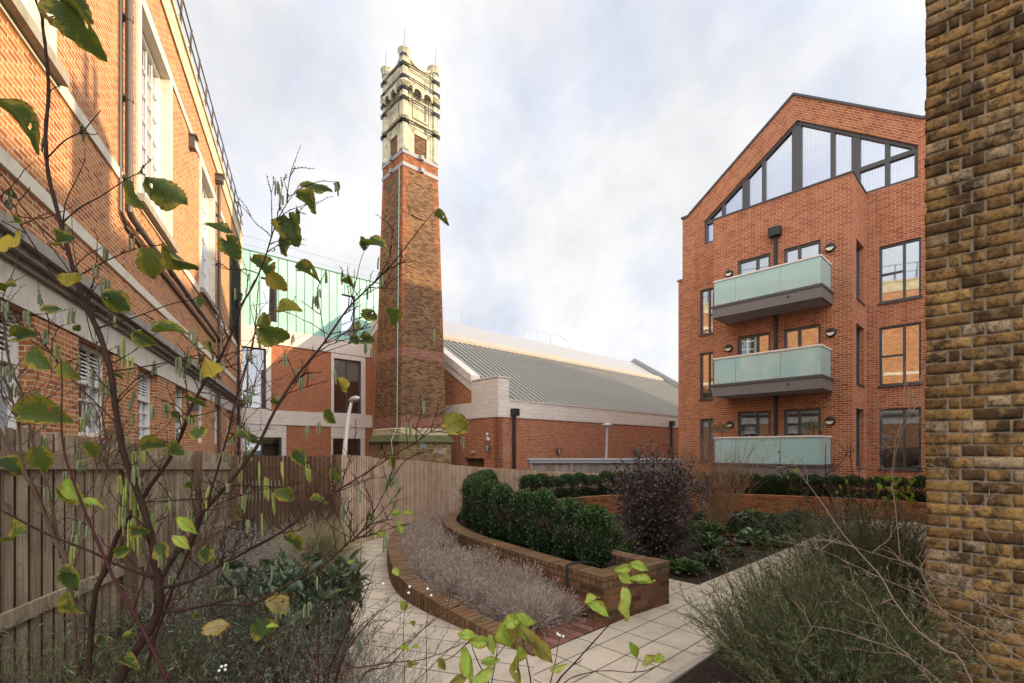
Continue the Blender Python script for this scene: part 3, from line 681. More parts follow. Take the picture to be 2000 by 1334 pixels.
simple_window(GB, gc0, gc, zu0, zu1, gb, bars=(0.5,), pane='glass_soft')
simple_window(GB, gl0, gl1, 0.0, zl1, gb, pane='glass_soft'); simple_window(GB, ll0, ll1, 0.0, zl1, gb, bars=(.5,), pane='glass_soft')
for h in cholesz: simple_window(GB, h[0][0], h[1][0], h[0][1], h[2][1], gb, fw=0.05)
mb = MB(); s_ = g0
while s_ < g1: mb.tube([GB.P(s_, ztop, -.5), GB.P(s_, ztop + 1.0, -.5)], .022, 6); s_ += 2.55
for z in (.5, .99): mb.tube([GB.P(g0, ztop + z, -.5), GB.P(g1, ztop + z, -.5)], .018, 6)
mb.build('roof_railing', M['galv'], gb)

# ================================================================ chimney
CX, CY = -5.12, 24.32
ch = empty('brick_chimney', (CX, CY, -1.2), 'tall tapering brick chimney with an ornate pale stone crown held by iron straps', 'chimney')
def hw(z): return 1.29 + (0.975 - 1.29) * (z - 2.8) / (15.9 - 2.8)
cA = Vector((*VA, 0)); cB = Vector((*VB, 0)); c0 = Vector((CX, CY, 0))
def cp(a, b, z): v = c0 + cA * a + cB * b; v.z = z; return v
def frust(mb, z0, z1, h0, h1, top=False, bot=False):
    q = [(-1, -1), (-1, 1), (1, 1), (1, -1)]
    for i in range(4):
        a, b = q[i], q[(i + 1) % 4]
        mb.face([cp(a[0] * h0, a[1] * h0, z0), cp(b[0] * h0, b[1] * h0, z0), cp(b[0] * h1, b[1] * h1, z1), cp(a[0] * h1, a[1] * h1, z1)])
    if top: mb.face([cp(a * h1, b * h1, z1) for a, b in q])
    if bot: mb.face([cp(a * h0, b * h0, z0) for a, b in reversed(q)])
def chz(y): return EYE + (HOR - y) * 22.75 / FPX
mb = MB(); frust(mb, 2.8, chz(322), hw(2.8), hw(chz(322))); mb.build('shaft', M['brick_shaft'], ch)
# red corners of the shaft, a little proud
zt_ = chz(322)
for (sa, sb) in ((-1, -1), (-1, 1), (1, -1)):
    n = 60; mb = MB()
    for i in range(n):
        z0 = 3.4 + (zt_ - 3.4) * i / n; z1 = 3.4 + (zt_ - 3.4) * (i + 1) / n - 0.002
        if z0 < 7.5 and (z0 < 5.3 or not (6.1 < z0 < 6.7)): continue
        L_ = random.choice((0.12, 0.22, 0.18, 0.28)) * (1.3 if z0 > 11.5 else 0.8)
        h0, h1 = hw(z0) + .004, hw(z1) + .004
        # on each of the two faces meeting here
        q = [cp(sa * h0, sb * h0, z0), cp(sa * (h0 - L_), sb * h0, z0), cp(sa * (h1 - L_), sb * h1, z1), cp(sa * h1, sb * h1, z1)]
        mb.face(q if sb < 0 else q[::-1]) 
        q = [cp(sa * h0, sb * h0, z0), cp(sa * h0, sb * (h0 - L_), z0), cp(sa * h1, sb * (h1 - L_), z1), cp(sa * h1, sb * h1, z1)]
        mb.face(q[::-1] if sa < 0 else q)
    mb.build('corner_bricks', M['brick_red_trim'], ch)
for z0, z1, m_ in ((2.82, 3.35, 'brick_purple_trim'), (6.15, 6.6, 'brick_purple_trim')):
    mb = MB(); frust(mb, z0, z1, hw(z0) + .007, hw(z1) + .007); mb.build('brick_band', M[m_], ch)
mb = MB(); frust(mb, chz(322), chz(287), hw(chz(322)) - .001, hw(chz(322)) - .001); mb.build('upper_shaft', M['brick_red_trim'], ch)
mb = MB(); frust(mb, -1.2, 2.1, 1.47, 1.47, top=True); mb.build('base', M['brick_base'], ch)
mb = MB(); frust(mb, 2.1, 2.16, 1.56, 1.58, bot=True); frust(mb, 2.16, 2.48, 1.58, 1.37); mb.build('weathered_plinth', M['moss'], ch)
mb = MB(); frust(mb, 2.48, 2.74, 1.36, 1.34); frust(mb, 2.74, 2.80, 1.36, 1.30, top=True); mb.build('plinth', M['plinth_cream'], ch)
H = hw(chz(322))
for y in (287, 312):
    mb = MB(); z = chz(y) - .05; frust(mb, z - .09, z + .09, H + .03, H + .03, True, True)
    for sa, sb in ((-1, 0), (0, -1)):
        p = cp(sa * (H + .08), sb * (H + .08), z); mb.box(p - cA * .08 - cB * .08 - Vector((0, 0, .1)), cA * .16, cB * .16, (0, 0, .2))
    mb.build('metal_strap', M['lead'], ch)
# stone crown
zc0 = chz(285)
def zc(y): return chz(y)      # seen on the near corner
mb = MB()
Z0, Z1 = zc0, zc(118)
frust(mb, Z0, zc(215), H - .16, H - .14); frust(mb, zc(215), Z1, H - .12, H - .10, top=True)
for sa in (-1, 1):
    for sb in (-1, 1):
        # clustered corner shafts
        for (da, db, r) in ((.06, .06, .20), (.27, -.0, .06), (-.0, .27, .06), (-.06, .10, .045), (.10, -.06, .045), (-.075, -.075, .045)):
            mb.lathe([(r * 1.25, Z0), (r * 1.3, Z0 + .12), (r, Z0 + .3), (r, zc(222)), (r * 1.4, zc(219)), (r, zc(216)), (r, zc(160)), (r * 1.7, zc(152)), (r * 1.3, zc(147)), (r, zc(140)), (r, zc(100)), (r * 1.2, zc(97))], 10,
                     at=(c0 + cA * sa * (H - .10 - da) + cB * sb * (H - .10 - db)))
        # pilaster strips
        for (a0, a1) in ((.34, .5),):
            for z0, z1 in ((Z0, zc(222)), (zc(219), zc(158))):
                for sw in (0, 1):
                    u, v = (cA, cB) if sw == 0 else (cB, cA); su, sv = (sa, sb) if sw == 0 else (sb, sa)
                    p = c0 + u * su * (H - a1) + v * sv * (H - .16); p.z = z0
                    mb.box(p, u * su * (a1 - a0), v * sv * .09, (0, 0, z1 - z0))
# moulded string courses round the crown
for y, pr, t_ in ((217, .05, .06), (157, .10, .07), (153, .16, .07), (149, .10, .06), (286, .03, .05)):
    frust(mb, zc(y) - t_, zc(y), H - .10 + pr, H - .08 + pr, True, True)
crown = mb.build('crown', M['crown'], ch)
# recessed brick panels at the foot of the crown
for sw in (0, 1):
    fr2 = Fr((CX, CY), VA if sw == 0 else VB, (-VB[0], -VB[1]) if sw == 0 else (-VA[0], -VA[1]))
    m2 = MB(); fr2.box(m2, -.34, .34, Z0 + .02, Z0 + .98, H - .16, H - .10); m2.build('brick_panel', M['brick_shaft'], ch)
    m2 = MB()
    # frames of the panels, brackets and little arches under the cornice
    for (a, b, z0, z1) in ((-.52, -.36, Z0, zc(222)), (.36, .52, Z0, zc(222)), (-.5, .5, Z0 + 1.0, Z0 + 1.2), (-.42, -.32, zc(212), zc(172)), (.32, .42, zc(212), zc(172)), (-.32, .32, zc(212), zc(209)), (-.32, .32, zc(175), zc(172))):
        fr2.box(m2, a, b, z0, z1, H - .13, H - .05)
    for k in range(1):
        s_ = 0; fr2.box(m2, s_ - .05, s_ + .05, zc(168), zc(156), H - .13, H + .07); fr2.box(m2, s_ - .07, s_ + .07, zc(160), zc(156), H - .13, H + .12)
    fr2.poly(m2, [(-.56, zc(153)), (-.56, zc(169))] + [(-.50, zc(169))] + [(-.28 - .22 * math.cos(a), zc(166) + .20 * math.sin(a)) for a in np.linspace(0, math.pi, 9)] + [(-.06, zc(171)), (.06, zc(171))] + [(.28 - .22 * math.cos(a), zc(166) + .20 * math.sin(a)) for a in np.linspace(0, math.pi, 9)] + [(.50, zc(169)), (.56, zc(169)), (.56, zc(153))], H + .02, H + .17)
    for s0_ in ():
        pts = [(s0_, zc(166))] + [(s0_ + .15 - .15 * math.cos(a), zc(164) + .12 * math.sin(a)) for a in np.linspace(0, math.pi, 7)] + [(s0_ + .3, zc(166)), (s0_ + .3, zc(156)), (s0_, zc(156))]
        fr2.poly(m2, pts, H - .12, H + .03)
    m2.build('tracery', M['crown'], ch)
    # the parapet dips between the corners
for sw in range(4):
    d_, n_ = [(VA, (-VB[0], -VB[1])), (VB, (-VA[0], -VA[1])), (VA, VB), (VB, VA)][sw]
    fr2 = Fr((CX, CY), d_, n_); m2 = MB()
    zh = zc(86); zl = zh - .50
    top = [(x, zl + (zh - zl) * (abs(x) / .86) ** 2.3) for x in np.linspace(-.86, .86, 17)]
    fr2.poly(m2, [(-.86, zc(150)), (.86, zc(150))] + top[::-1], H - .28, H - .10)
    for i in range(16):
        a, b = top[i], top[i + 1]; m2.box(fr2.P(a[0], a[1] - .05, H - .33), fr2.P(*b) - fr2.P(*a), fr2.n * .30, (0, 0, .11))
    for x in (-.3, .3): fr2.box(m2, x - .02, x + .02, zc(146), zc(130), H - .1, H - .07)
    m2.build('parapet', M['crown'], ch)
for sa in (-1, 1):
    for sb in (-1, 1):
        m2 = MB(); p = c0 + cA * sa * (H - .16) + cB * sb * (H - .16); 
        m2.lathe([(.22, zc(103)), (.25, zc(97)), (.27, zc(93)), (.30, zc(89)), (.33, zc(87)), (.33, zc(85.5)), (.28, zc(84))], 8, at=p)
        m2.build('corner_cap', M['crown'], ch)
for (y) in (98, 117, 142, 164, 184, 217 + 12, 129 + 100):
    if y == 229: y = 228
    m2 = MB(); z = zc(y)
    for sa in (-1, 1):
        for sb in (-1, 1):
            p = c0 + cA * sa * (H - .09) + cB * sb * (H - .09); m2.lathe([(.20, z - .075), (.23, z - .065), (.23, z + .065), (.20, z + .075)], 8, at=p - cA * sa * .05 - cB * sb * .05)
    if y > 110:
        for dz in (-.05, .05):
            for sa, sb, u in ((-1, 0, cB), (1, 0, cB), (0, -1, cA), (0, 1, cA)):
                p = c0 + cA * sa * (H + .08) + cB * sb * (H + .08); p.z = z + dz; m2.tube([p - u * (H + .05), p + u * (H + .05)], .024, 6)
    m2.build('iron_strap', M['iron'], ch)
for sa, sb in ((-1, -1), (-1, 1), (1, -1)):
    m2 = MB(); p = c0 + cA * sa * (H - .1) + cB * sb * (H - .1); m2.tube([p + Vector((0, 0, zc(82))), p + Vector((.06, 0, zc(82) + .95))], [.012, .006], 5)
    m2.build('lightning_rod', M['iron'], ch)
m2 = MB(); pts = []
for z in np.linspace(chz(300), 2.8, 30): pts.append(cp(-(hw(z)) + .26 - (0.0), -(hw(z) + .03), z))
pts = [cp(-hw(z) - .03, -0.0, z) for z in (3,)]
pts = [cp(-(hw(z) - .28), 0, z) for z in (3,)]
pts = []
for z in np.linspace(chz(318), 2.82, 30): pts.append(c0 + cA * (-hw(z) + .30) + cB * (-(hw(z) + .03)) + Vector((0, 0, z)))
pts += [c0 + cA * (-1.0) + cB * (-1.62) + Vector((0, 0, 2.2)), c0 + cA * (-1.0) + cB * (-1.50) + Vector((0, 0, 1.0))]
m2.tube(pts, .022, 6); m2.build('lightning_conductor', M['copper'], ch)
fb = Fr((CX, CY), VB, (-VA[0], -VA[1]))
# here B runs to the right, the face looks at us
m2 = MB(); s_ = fb.S(828, 1.47); z = fb.Z(828, 871, 1.47); fb.box(m2, s_ - .16, s_ + .16, z - .12, z + .12, 1.46, 1.475); m2.build('vent', M['lead'], ch)
m2 = MB(); fa_ = Fr((CX, CY), VA, (-VB[0], -VB[1])); s_ = fa_.S(746, 1.47); fa_.box(m2, s_ - .12, s_ + .12, 1.75, 2.05, 1.45, 1.475); m2.build('vent', M['black'], ch)
m2 = MB()
def stroke(pts): m2.tube([fb.P(a, z, 1.474) for a, z in pts], .011, 5)
gx, gz = fb.S(848, 1.47), fb.Z(848, 886, 1.47)
for st in ([(0, 0), (.05, .28), (.12, .08), (.2, .32), (.24, .02)], [(.28, .0), (.36, .28), (.42, .0)], [(.31, .12), (.41, .12)], [(.46, -.02), (.49, .27), (.57, .22), (.55, .14), (.49, .12), (.6, -.03)], [(.66, .28), (.64, .02), (.76, .05)]):
    stroke([(gx + a * .95, gz + z_ * .95) for a, z_ in st])
m2.build('graffiti', M['mark'], ch)

# ================================================================ hall
HO = (-0.66, 23.0)
HL = Fr(HO, VB, (0.687, -0.727)); HG = Fr(HO, VA, (-0.727, -0.687))
ha = empty('sports_hall', (HO[0], HO[1], -1.2), 'low red brick hall with a big ribbed metal roof and cream block eaves', 'building')
zbb, zbt, zco = 3.335, 4.15, 5.28; HLEN = 29.4; rid = 10.9; slope = 0.62
def rz(t): return 5.26 + slope * (t - 1.98) if t < rid else 5.26 + slope * (rid - 1.98) - slope * (t - rid)
d0, d1, dz = HG.S(945.5), HG.S(907), HG.Z(930, 895)
mb = MB(); HG.wall(mb, [(0, -1.2), (2 * rid, -1.2), (2 * rid, rz(2 * rid) - .3), (rid, rz(rid) - .3), (.2, rz(.2) - .25), (0, rz(0) - .3)], [rect(d0, d1, -1.1, dz)], 0.3, 0.3)
HL.wall(mb, rect(0, HLEN, -1.2, zbt - .02), [], 0.3)
mb.build('wall', M['brick_hall'], ha)
mb = MB(); HG.box(mb, d0, d1, -1.1, dz, -.30, -.26); HG.box(mb, (d0 + d1) / 2 - .01, (d0 + d1) / 2 + .01, -1.1, dz, -.26, -.25); dr = mb.build('door', M['timber_brown'], ha)
mb = MB(); HL.box(mb, -.04, HLEN, zbb, zbt, -.02, .04); mb.build('eaves_band', M['cream_block'], ha)
mb = MB(); HL.box(mb, .67, HLEN, zbt, zbt + .07, -.25, .07); mb.build('eaves_coping', M['cream_block'], ha)
mb = MB(); HG.box(mb, 0, 8, zbb, 4.13, -.02, .04); mb.build('stone_band', M['cream_block'], ha)
mb = MB(); HG.box(mb, -.04, 1.98, 4.13, zco - .06, -.5, .04); mb.build('corner_block', M['cream_block'], ha)
mb = MB(); HL.box(mb, 0.0, .66, zbt - .02, zco - .06, -.3, .04); HG.box(mb, -.08, 2.0, zco - .06, zco, -.72, .08); mb.build('corner_block', M['cream_block'], ha)
# gable copings
def coping(s0, s1, t0, t1, up, dn, name='gable_coping', mat='cream_block'):
    mb = MB()
    for ta, tb in ((t0, rid), (rid, t1)):
        if ta >= tb: continue
        a = HL.P(s0, rz(ta) + up, -ta); b = HL.P(s0, rz(tb) + up, -tb)
        mb.box(a, b - a, HL.d * (s1 - s0), (0, 0, -dn))
    mb.build(name, M[mat], ha)
coping(-.10, .50, 1.95, 2 * rid, .30, .42)
coping(-.04, .03, 1.95, 2 * rid, -.125, .42)
coping(HLEN - .5, HLEN + .1, 3.0, 2 * rid, .55, .9, mat='upper_roof')
# lower ribbed slope
ts = 7.4
mb = MB()
a = HL.P(.45, rz(0.0) - .1, 0.0); b = HL.P(.45, rz(ts) - .1, -ts)
mb.box(a, b - a, HL.d * (HLEN - .9), (0, 0, -.06)); s_ = .75
sl_ = (b - a)
while s_ < HLEN - .5:
    p = HL.P(s_, rz(0.0) - .1, 0.0); mb.box(p, sl_, HL.d * .09, (0, 0, .10)); s_ += .42
mb.build('ribbed_roof', M['metal_roof'], ha)
mb = MB(); a = HL.P(.45, rz(ts) + .06, -ts + .12); b = HL.P(.45, rz(ts + .55) + .16, -(ts + .55)); mb.box(a, b - a, HL.d * (HLEN - 1.2), (0, 0, -.16))
mb.build('roof_flashing', M['kerb_concrete'], ha)
mb = MB(); a = HL.P(.45, rz(ts + .5) + .05, -(ts + .5)); b = HL.P(.45, rz(rid) + .05, -rid); mb.box(a, b - a, HL.d * (HLEN - 1.2), (0, 0, -.1))
e2 = HL.P(.45, rz(2 * rid), -2 * rid); mb.box(b, e2 - b, HL.d * (HLEN - .9), (0, 0, -.1)); 
mb.build('upper_roof', M['upper_roof'], ha)
mb = MB(); s_ = 3.0; se = 17.0
while s_ < se: mb.tube([HL.P(s_, rz(rid), -rid), HL.P(s_, rz(rid) + .95, -rid)], .02, 5); s_ += 1.6
mb.tube([HL.P(1, rz(rid) + .95, -rid), HL.P(se, rz(rid) + .95, -rid), HL.P(se, rz(rid) + .4, -rid + .9)], .02, 5); mb.build('roof_railing', M['galv'], ha)
for px in (1004, 1311):
    s_ = HL.S(px, .12); mb = MB(); mb.tube([HL.P(s_, -1.2, .14), HL.P(s_, 3.5, .14)], .085, 12); HL.box(mb, s_ - .17, s_ + .17, 3.42, 3.76, .02, .34)
    for z in (.6, 2.2): mb.tube([HL.P(s_, z, .14), HL.P(s_, z + .1, .14)], .10, 12)
    mb.build('downpipe', M['black'], ha)
def lantern(fr, px, y):
    s_ = fr.S(px, .12); z = fr.Z(px, y, .12); mb = MB()
    fr.box(mb, s_ - .03, s_ + .03, z - .05, z + .1, 0, .1); mb.lathe([(.13, z + .17), (.14, z + .19), (.05, z + .26), (.01, z + .3)], 6, at=fr.P(s_, 0, .16)); mb.lathe([(.02, z - .2), (.045, z - .17), (.045, z - .14)], 6, at=fr.P(s_, 0, .16))
    for k in range(6):
        an = k * math.pi / 3; p = fr.P(s_, 0, .16); mb.tube([p + Vector((.045 * math.cos(an), .045 * math.sin(an), z - .15)), p + Vector((.125 * math.cos(an), .125 * math.sin(an), z + .17))], .009, 4)
    o = mb.build('wall_lantern', M['pipe'], ha); m2 = MB(); m2.lathe([(.035, z - .14), (.11, z + .165)], 6, at=fr.P(s_, 0, .16)); m2.build('lantern_glass', M['soffit'], o)
lantern(HG, 952.5, 876); lantern(HL, 1091, 882); lantern(HL, 1245, 883)
mb = MB(); s_ = HG.S(952, .1); z = HG.Z(952, 848, .1); HG.box(mb, s_ - .05, s_ + .05, z - .3, z - .15, 0, .12); mb.tube([HG.P(s_, z - .2, .1), HG.P(s_, z - .02, .12)], .02, 6); mb.lathe([(.0, -.07), (.05, -.05), (.07, 0), (.05, .05), (0, .07)], 10, at=HG.P(s_, z, .12)); mb.build('security_camera', M['white_paint'], ha)
mb = MB(); s_ = HG.S(922, .1); z = HG.Z(922, 882.5, .1); HG.box(mb, s_ - .11, s_ + .11, z - .05, z + .05, 0, .12); mb.build('door_light', M['soffit'], ha)

# ================================================================ apartment building on the right
RO = (12.2, 16.68)
RF = Fr(RO, VA, (-0.727, -0.687)); BF = Fr((9.09, 17.2), VA, (-0.727, -0.687)); BS = Fr((10.82, 15.37), VB, (0.687, -0.727))
ap = empty('apartment_building', (10.3, 18.6, -0.4), 'red brick apartment block with a glazed gable, a projecting bay and three glass balconies', 'building')
zE = 12.2; sL = RF.S(1333); sR = -15.0; sAp = RF.S(1550); zAp = RF.Z(1550, 186)
sEr = RF.S(1803)
gz0 = 10.6
op = [(RF.S(1793), gz0), (RF.S(1793), RF.Z(1793, 283)), (RF.S(1557), RF.Z(1557, 234)), (RF.S(1375), RF.Z(1375, 432)), (RF.S(1375), gz0)]
whole = []
rwin = []
for y0, y1 in ((482.5, 593), (640, 754), (799, 915.6)):
    h = rect(RF.S(1799.5), RF.S(1717), RF.Z(1717, y1), RF.Z(1717, y0)); rwin.append(h)
lwin = []
for y0, y1 in ((567, 655), (690.6, 780.6), (818, 902)):
    h = rect(RF.S(1394), RF.S(1367.5), RF.Z(1367.5, y1), RF.Z(1367.5, y0)); lwin.append(h)
out_l = [(sR, -1.2), (sL + .0, -1.2), (sL, RF.Z(1333, 423) - .12), (RF.S(1345), RF.Z(1345, 420) - .02), (sAp, zAp), (sEr, RF.Z(1803, 233)), (sR, RF.Z(1803, 233) - .0)]
mb = MB(); RF.wall(mb, out_l, [op] + rwin + lwin, .35, .2)
# flank and rear
SD = Fr(RF.P(sL, 0)[:2], VB, (-0.687, 0.727)); 
mb.box(RF.P(sL, -1.2, -.35), (0, 0, zE + 1.2), cB * 26, RF.d * -.3)
mb.box(RF.P(sR, -1.2, -.35), (0, 0, zE + 1.5), cB * 26, RF.d * .3)
mb.box(RF.P(sR, -1.2, -26), RF.d * (sL - sR), (0, 0, zE + 1.2), RF.n * -.3)
mb.build('wall', M['brick_right'], ap)
# raking brick band round the glazed gable, courses laid along the slope
mb = MB()
def rake(a, b, c_, d_):
    """quad a,b (outer) d_,c_ (inner) with brick running along a-b"""
    A_ = [RF.P(*q, .004) for q in (a, b, c_, d_)]
    u = (A_[1] - A_[0]).normalized(); v = u.cross(RF.n); 
    uv = [((p - A_[0]).dot(u), (p - A_[0]).dot(v)) for p in A_]
    if (A_[1] - A_[0]).cross(A_[2] - A_[0]).dot(RF.n) < 0: A_.reverse(); uv.reverse()
    mb.face(A_, uv)
rake((RF.S(1345), RF.Z(1345, 422)), (sAp, zAp - .03), op[2], op[3])
rake((sAp, zAp - .03), (RF.S(1793), RF.Z(1793, 236)), op[1], op[2])
mb.build('raking_brickwork', M['brick_right'], ap)
mb = MB()
def rbar(p, q, name=None):
    a, b = RF.P(*p, .05), RF.P(*q, .05); mb.box(a, b - a, RF.n * -.6, (0, 0, .09))
rbar((RF.S(1345), RF.Z(1345, 422)), (sAp, zAp + .0)); rbar((sAp, zAp), (sEr, RF.Z(1803, 233))); rbar((sL + .05, RF.Z(1333, 423) - .12), (RF.S(1345), RF.Z(1333, 423) - .12)); rbar((sEr, RF.Z(1803, 233)), (sR, RF.Z(1803, 233)))
mb.build('verge_flashing', M['alu_dark'], ap)
mb = MB()
for (p, q) in (((RF.S(1345), RF.Z(1345, 422)), (sAp, zAp)), ((sAp, zAp), (sEr, RF.Z(1803, 233)))):
    a, b = RF.P(*p, -.3), RF.P(*q, -.3); mb.box(a + Vector((0, 0, -.03)), b - a, RF.n * -26, (0, 0, -.15))
mb.box(RF.P(sEr, RF.Z(1803, 233) - .1, -.3), RF.d * (sR - sEr), RF.n * -26, (0, 0, -.15))
mb.build('roof', M['alu_dark'], ap)
# lower wing step at the far left
mb = MB(); RF.box(mb, sL, RF.S(1325), -1.2, 9.3, -12, -.0); RF.box(mb, sL, RF.S(1325) + .04, 9.3, 9.38, -12, .05); mb.build('side_wall', M['brick_right'], ap)
# gable glazing
gm = MB(); oo = -.16
def seg(p, q, wd):
    a, b = RF.P(*p, oo), RF.P(*q, oo); d_ = (b - a).normalized(); u = RF.n.cross(d_).normalized()
    if u.z > 0 or (abs(u.z) < .01 and (c_mid - a).dot(u) < 0): u = u if (c_mid - a).dot(u) > 0 else -u
    if (c_mid - a).dot(u) < 0: u = -u
    gm.box(a, b - a, u * wd, RF.n * .09)
c_mid = RF.P((op[0][0] + op[3][0]) / 2, 11.8, oo)
for i in range(5): seg(op[i], op[(i + 1) % 5], .10)
def topz(s_):
    for (a, b) in ((op[1], op[2]), (op[2], op[3])):
        if min(a[0], b[0]) <= s_ <= max(a[0], b[0]): return a[1] + (b[1] - a[1]) * (s_ - a[0]) / (b[0] - a[0])
    return op[3][1]
for a, b in ((1545, 1564), (1486.5, 1493), (1448, 1460.5), (1408, 1413.5), (1620.5, 1629.5), (1661.5, 1679), (1727, 1737)):
    s0, s1_ = RF.S(b), RF.S(a); z1 = min(topz(s0), topz(s1_)) - .02; RF.box(gm, s0, s1_, gz0 + .05, z1, oo - .02, oo + .075)
RF.box(gm, op[0][0] + .1, op[3][0] - .1, 11.47, 11.62, oo - .01, oo + .082)
gwin = gm.build('gable_window', M['alu_dark'], ap)
m2 = MB(); RF.poly(m2, op, oo - .015, oo - .008); m2.build('pane', M['glass_sky'], gwin)
m2 = MB(); s_ = op[0][0] + .1
while s_ < op[3][0] - .1:          # vertical blinds, each vane turned a little
    zt = topz(s_ + .05) - .12
    if zt > gz0 + .2:
        tl_ = .055 if s_ < RF.S(1564) else .012; zb_ = gz0 + .05
        m2.face([RF.P(s_, zb_, oo - .14), RF.P(s_ + .085, zb_, oo - .14 - tl_), RF.P(s_ + .085, zt, oo - .14 - tl_), RF.P(s_, zt, oo - .14)])
    s_ += .083
m2.build('vertical_blind', M['blind'], gwin)
m2 = MB(); RF.poly(m2, [(a, z) for a, z in op], oo - .6, oo - .58); m2.build('room', M['interior'], gwin)
for i, h in enumerate(rwin): simple_window(RF, h[0][0] + .005, h[1][0] - .005, h[0][1] + .005, h[2][1] - .005, ap, bars=(.40,), hbars=(.5,), hspan=(.40, 1.0), o=-.1, blind=(.25, 'blind') if i == 2 else ((.98, 'blind') if i == 0 else None))
for i, h in enumerate(lwin): simple_window(RF, h[0][0] + .005, h[1][0] - .005, h[0][1] + .005, h[2][1] - .005, ap, bars=(.36,), hbars=(.42,), hspan=(0, .36), o=-.1, blind=(.97, 'blind') if i in (0, 2) else None)
for h in rwin + lwin:
    m2 = MB(); RF.box(m2, h[0][0] - .04, h[1][0] + .04, h[0][1] - .05, h[0][1] - .002, -.1, .05)
    m2.build('sill', M['alu_dark'], ap)
# bay
bL = BF.S(1393); bR = BF.S(1665)
doors = []
zr = [7.84, 5.06, 2.23]
for (yl, yr, zf) in ((510.6, 487, zr[0] - 1.1), (658, 643.7, zr[1] - 1.1), (805, 800.5, zr[2] - 1.1)):
    doors.append(rect(BF.S(1504.6), BF.S(1440.6), zf, BF.Z(1440.6, yl))); doors.append(rect(BF.S(1603), BF.S(1530.5), zf, BF.Z(1530.5, yr)))
slots = []
for y0, y1 in ((465.6, 582), (630.6, 748.7), (796.7, 914)): slots.append(rect(BS.S(1672.5), BS.S(1687.5), BS.Z(1672.5, y1), BS.Z(1672.5, y0)))
bay = MB(); BF.wall(bay, rect(bR, bL, -1.2, gz0), doors, 2.0, .18)
bdep = 1.99
BS2 = Fr(BF.P(bR, 0)[:2], VB, (0.687, -0.727)); k = BS2.S(1672.5) - BS.S(1672.5)
bay2 = MB(); BS2.wall(bay2, rect(.0, bdep, -1.2, gz0), [[(a + k, z) for a, z in s_] for s_ in slots], 0, .25)
bay.v = bay.v; 
# drop the plain side face made by the front wall's edge and use the one with openings
keep = []
for f, uv in zip(bay.f, bay.uv):
    c_ = sum((bay.v[i] for i in f), Vector()) / len(f); 
    if abs((c_ - BF.P(bR, 0)).dot(BF.d)) < .01 and c_.z > 0 and abs((c_ - BF.P(0, 0)).dot(BF.n)) > .3: continue
    keep.append((f, uv))
bay.f = [a for a, _ in keep]; bay.uv = [b for _, b in keep]
off_ = len(bay.v); bay.v += bay2.v; bay.f += [tuple(i + off_ for i in f) for f in bay2.f]; bay.uv += bay2.uv
bay.build('bay_wall', M['brick_right'], ap)
m2 = MB(); BF.box(m2, bR - .03, bL + .03, gz0 + .002, gz0 + .05, -.35, .03); BS2.box(m2, .0, bdep, gz0 + .004, gz0 + .05, -.3, .03); BF.box(m2, bR + .1, bL - .1, gz0 - .2, gz0 - .1, -bdep, -.2); m2.build('bay_coping', M['alu_dark'], ap)
for s_ in slots:
    a, b = s_[0][0] + k, s_[1][0] + k; z0, z1 = s_[0][1], s_[2][1]
    simple_window(BS2, a + .005, b - .005, z0 + .005, z1 - .005, ap, o=-.18, fw=.05); 
    m2 = MB(); BS2.box(m2, a - .02, b + .02, z0 - .04, z0 - .002, -.1, .04); m2.build('sill', M['alu_dark'], ap)
for i, h in enumerate(doors):
    w_ = simple_window(BF, h[0][0] + .005, h[1][0] - .005, h[0][1] + .005, h[2][1] - .005, ap, bars=((.40,) if i % 2 == 0 else (.58,)), o=-.1, fw=.075, blind=(.97, 'blind') if i < 2 else None)
# balconies
def balcony(zrail, zglass, zbot):
    b = empty('balcony', tuple(BF.P(BF.S(1500), zbot, .5)))
    b.parent = ap; b.location = Vector(b.location) - chain_loc(ap)
    s1_, s0_ = BF.S(1623) , BF.S(1395, 1.16); D = 1.16
    s1_ = BF.S(1603, D)
    m = MB(); BF.box(m, s1_ - .05, s0_ + .05, zbot, zglass, .0, D + .06); sl_o = m.build('slab', M['fascia'], b)
    m = MB(); BF.box(m, s1_ - .07, s0_ + .07, zglass - .10, zglass - .02, .9, D + .085); BF.box(m, s1_ - .075, s1_ + .1, zglass - .10, zglass - .02, .0, .899); m.build('edge_trim', M['alu_dark'], b)
    m = MB(); BF.box(m, s1_ + .03, s0_ - .03, zbot - .012, zbot - .002, .03, D - .02); m.build('soffit', M['soffit'], b)
    L_ = s0_ - s1_
    g = [(0, .33), (.33, .66), (.66, 1)]
    for i, (a, c_) in enumerate(((0, .345), (.345, .775), (.775, 1))):
        m = MB(); BF.box(m, s1_ + L_ * a + .006, s1_ + L_ * c_ - .006, zglass + .01, zrail - .05, D - .012, D); m.build('glass_panel', M['balcony_glass'], b)
    for s_ in (s1_, s0_ - .012): m = MB(); BF.box(m, s_, s_ + .012, zglass + .01, zrail - .05, .03, D - .02); m.build('glass_panel', M['balcony_glass'], b)
    m = MB(); BF.box(m, s1_ - .03, s0_ + .03, zrail - .05, zrail, D - .04, D + .03); BF.box(m, s1_ - .03, s1_ + .025, zrail - .05, zrail - .001, .0, D - .041); BF.box(m, s0_ - .025, s0_ + .03, zrail - .05, zrail - .001, .0, D - .041)
    m.build('handrail', M['cream_rail'], b)
    for f_ in (.04, .31, .38, .74, .81, .96):
        m = MB(); BF.box(m, s1_ + L_ * f_ - .03, s1_ + L_ * f_ + .03, zglass - .02, zglass + .07, D - .02, D + .012); m.build('glass_clamp', M['galv'], b)
    m = MB(); q = BF.P(s1_ + .9, zglass - .22, D + .06); m.tube([q, q + BF.n * .07], .025, 8); m.build('drain_spout', M['black'], b)
    return b
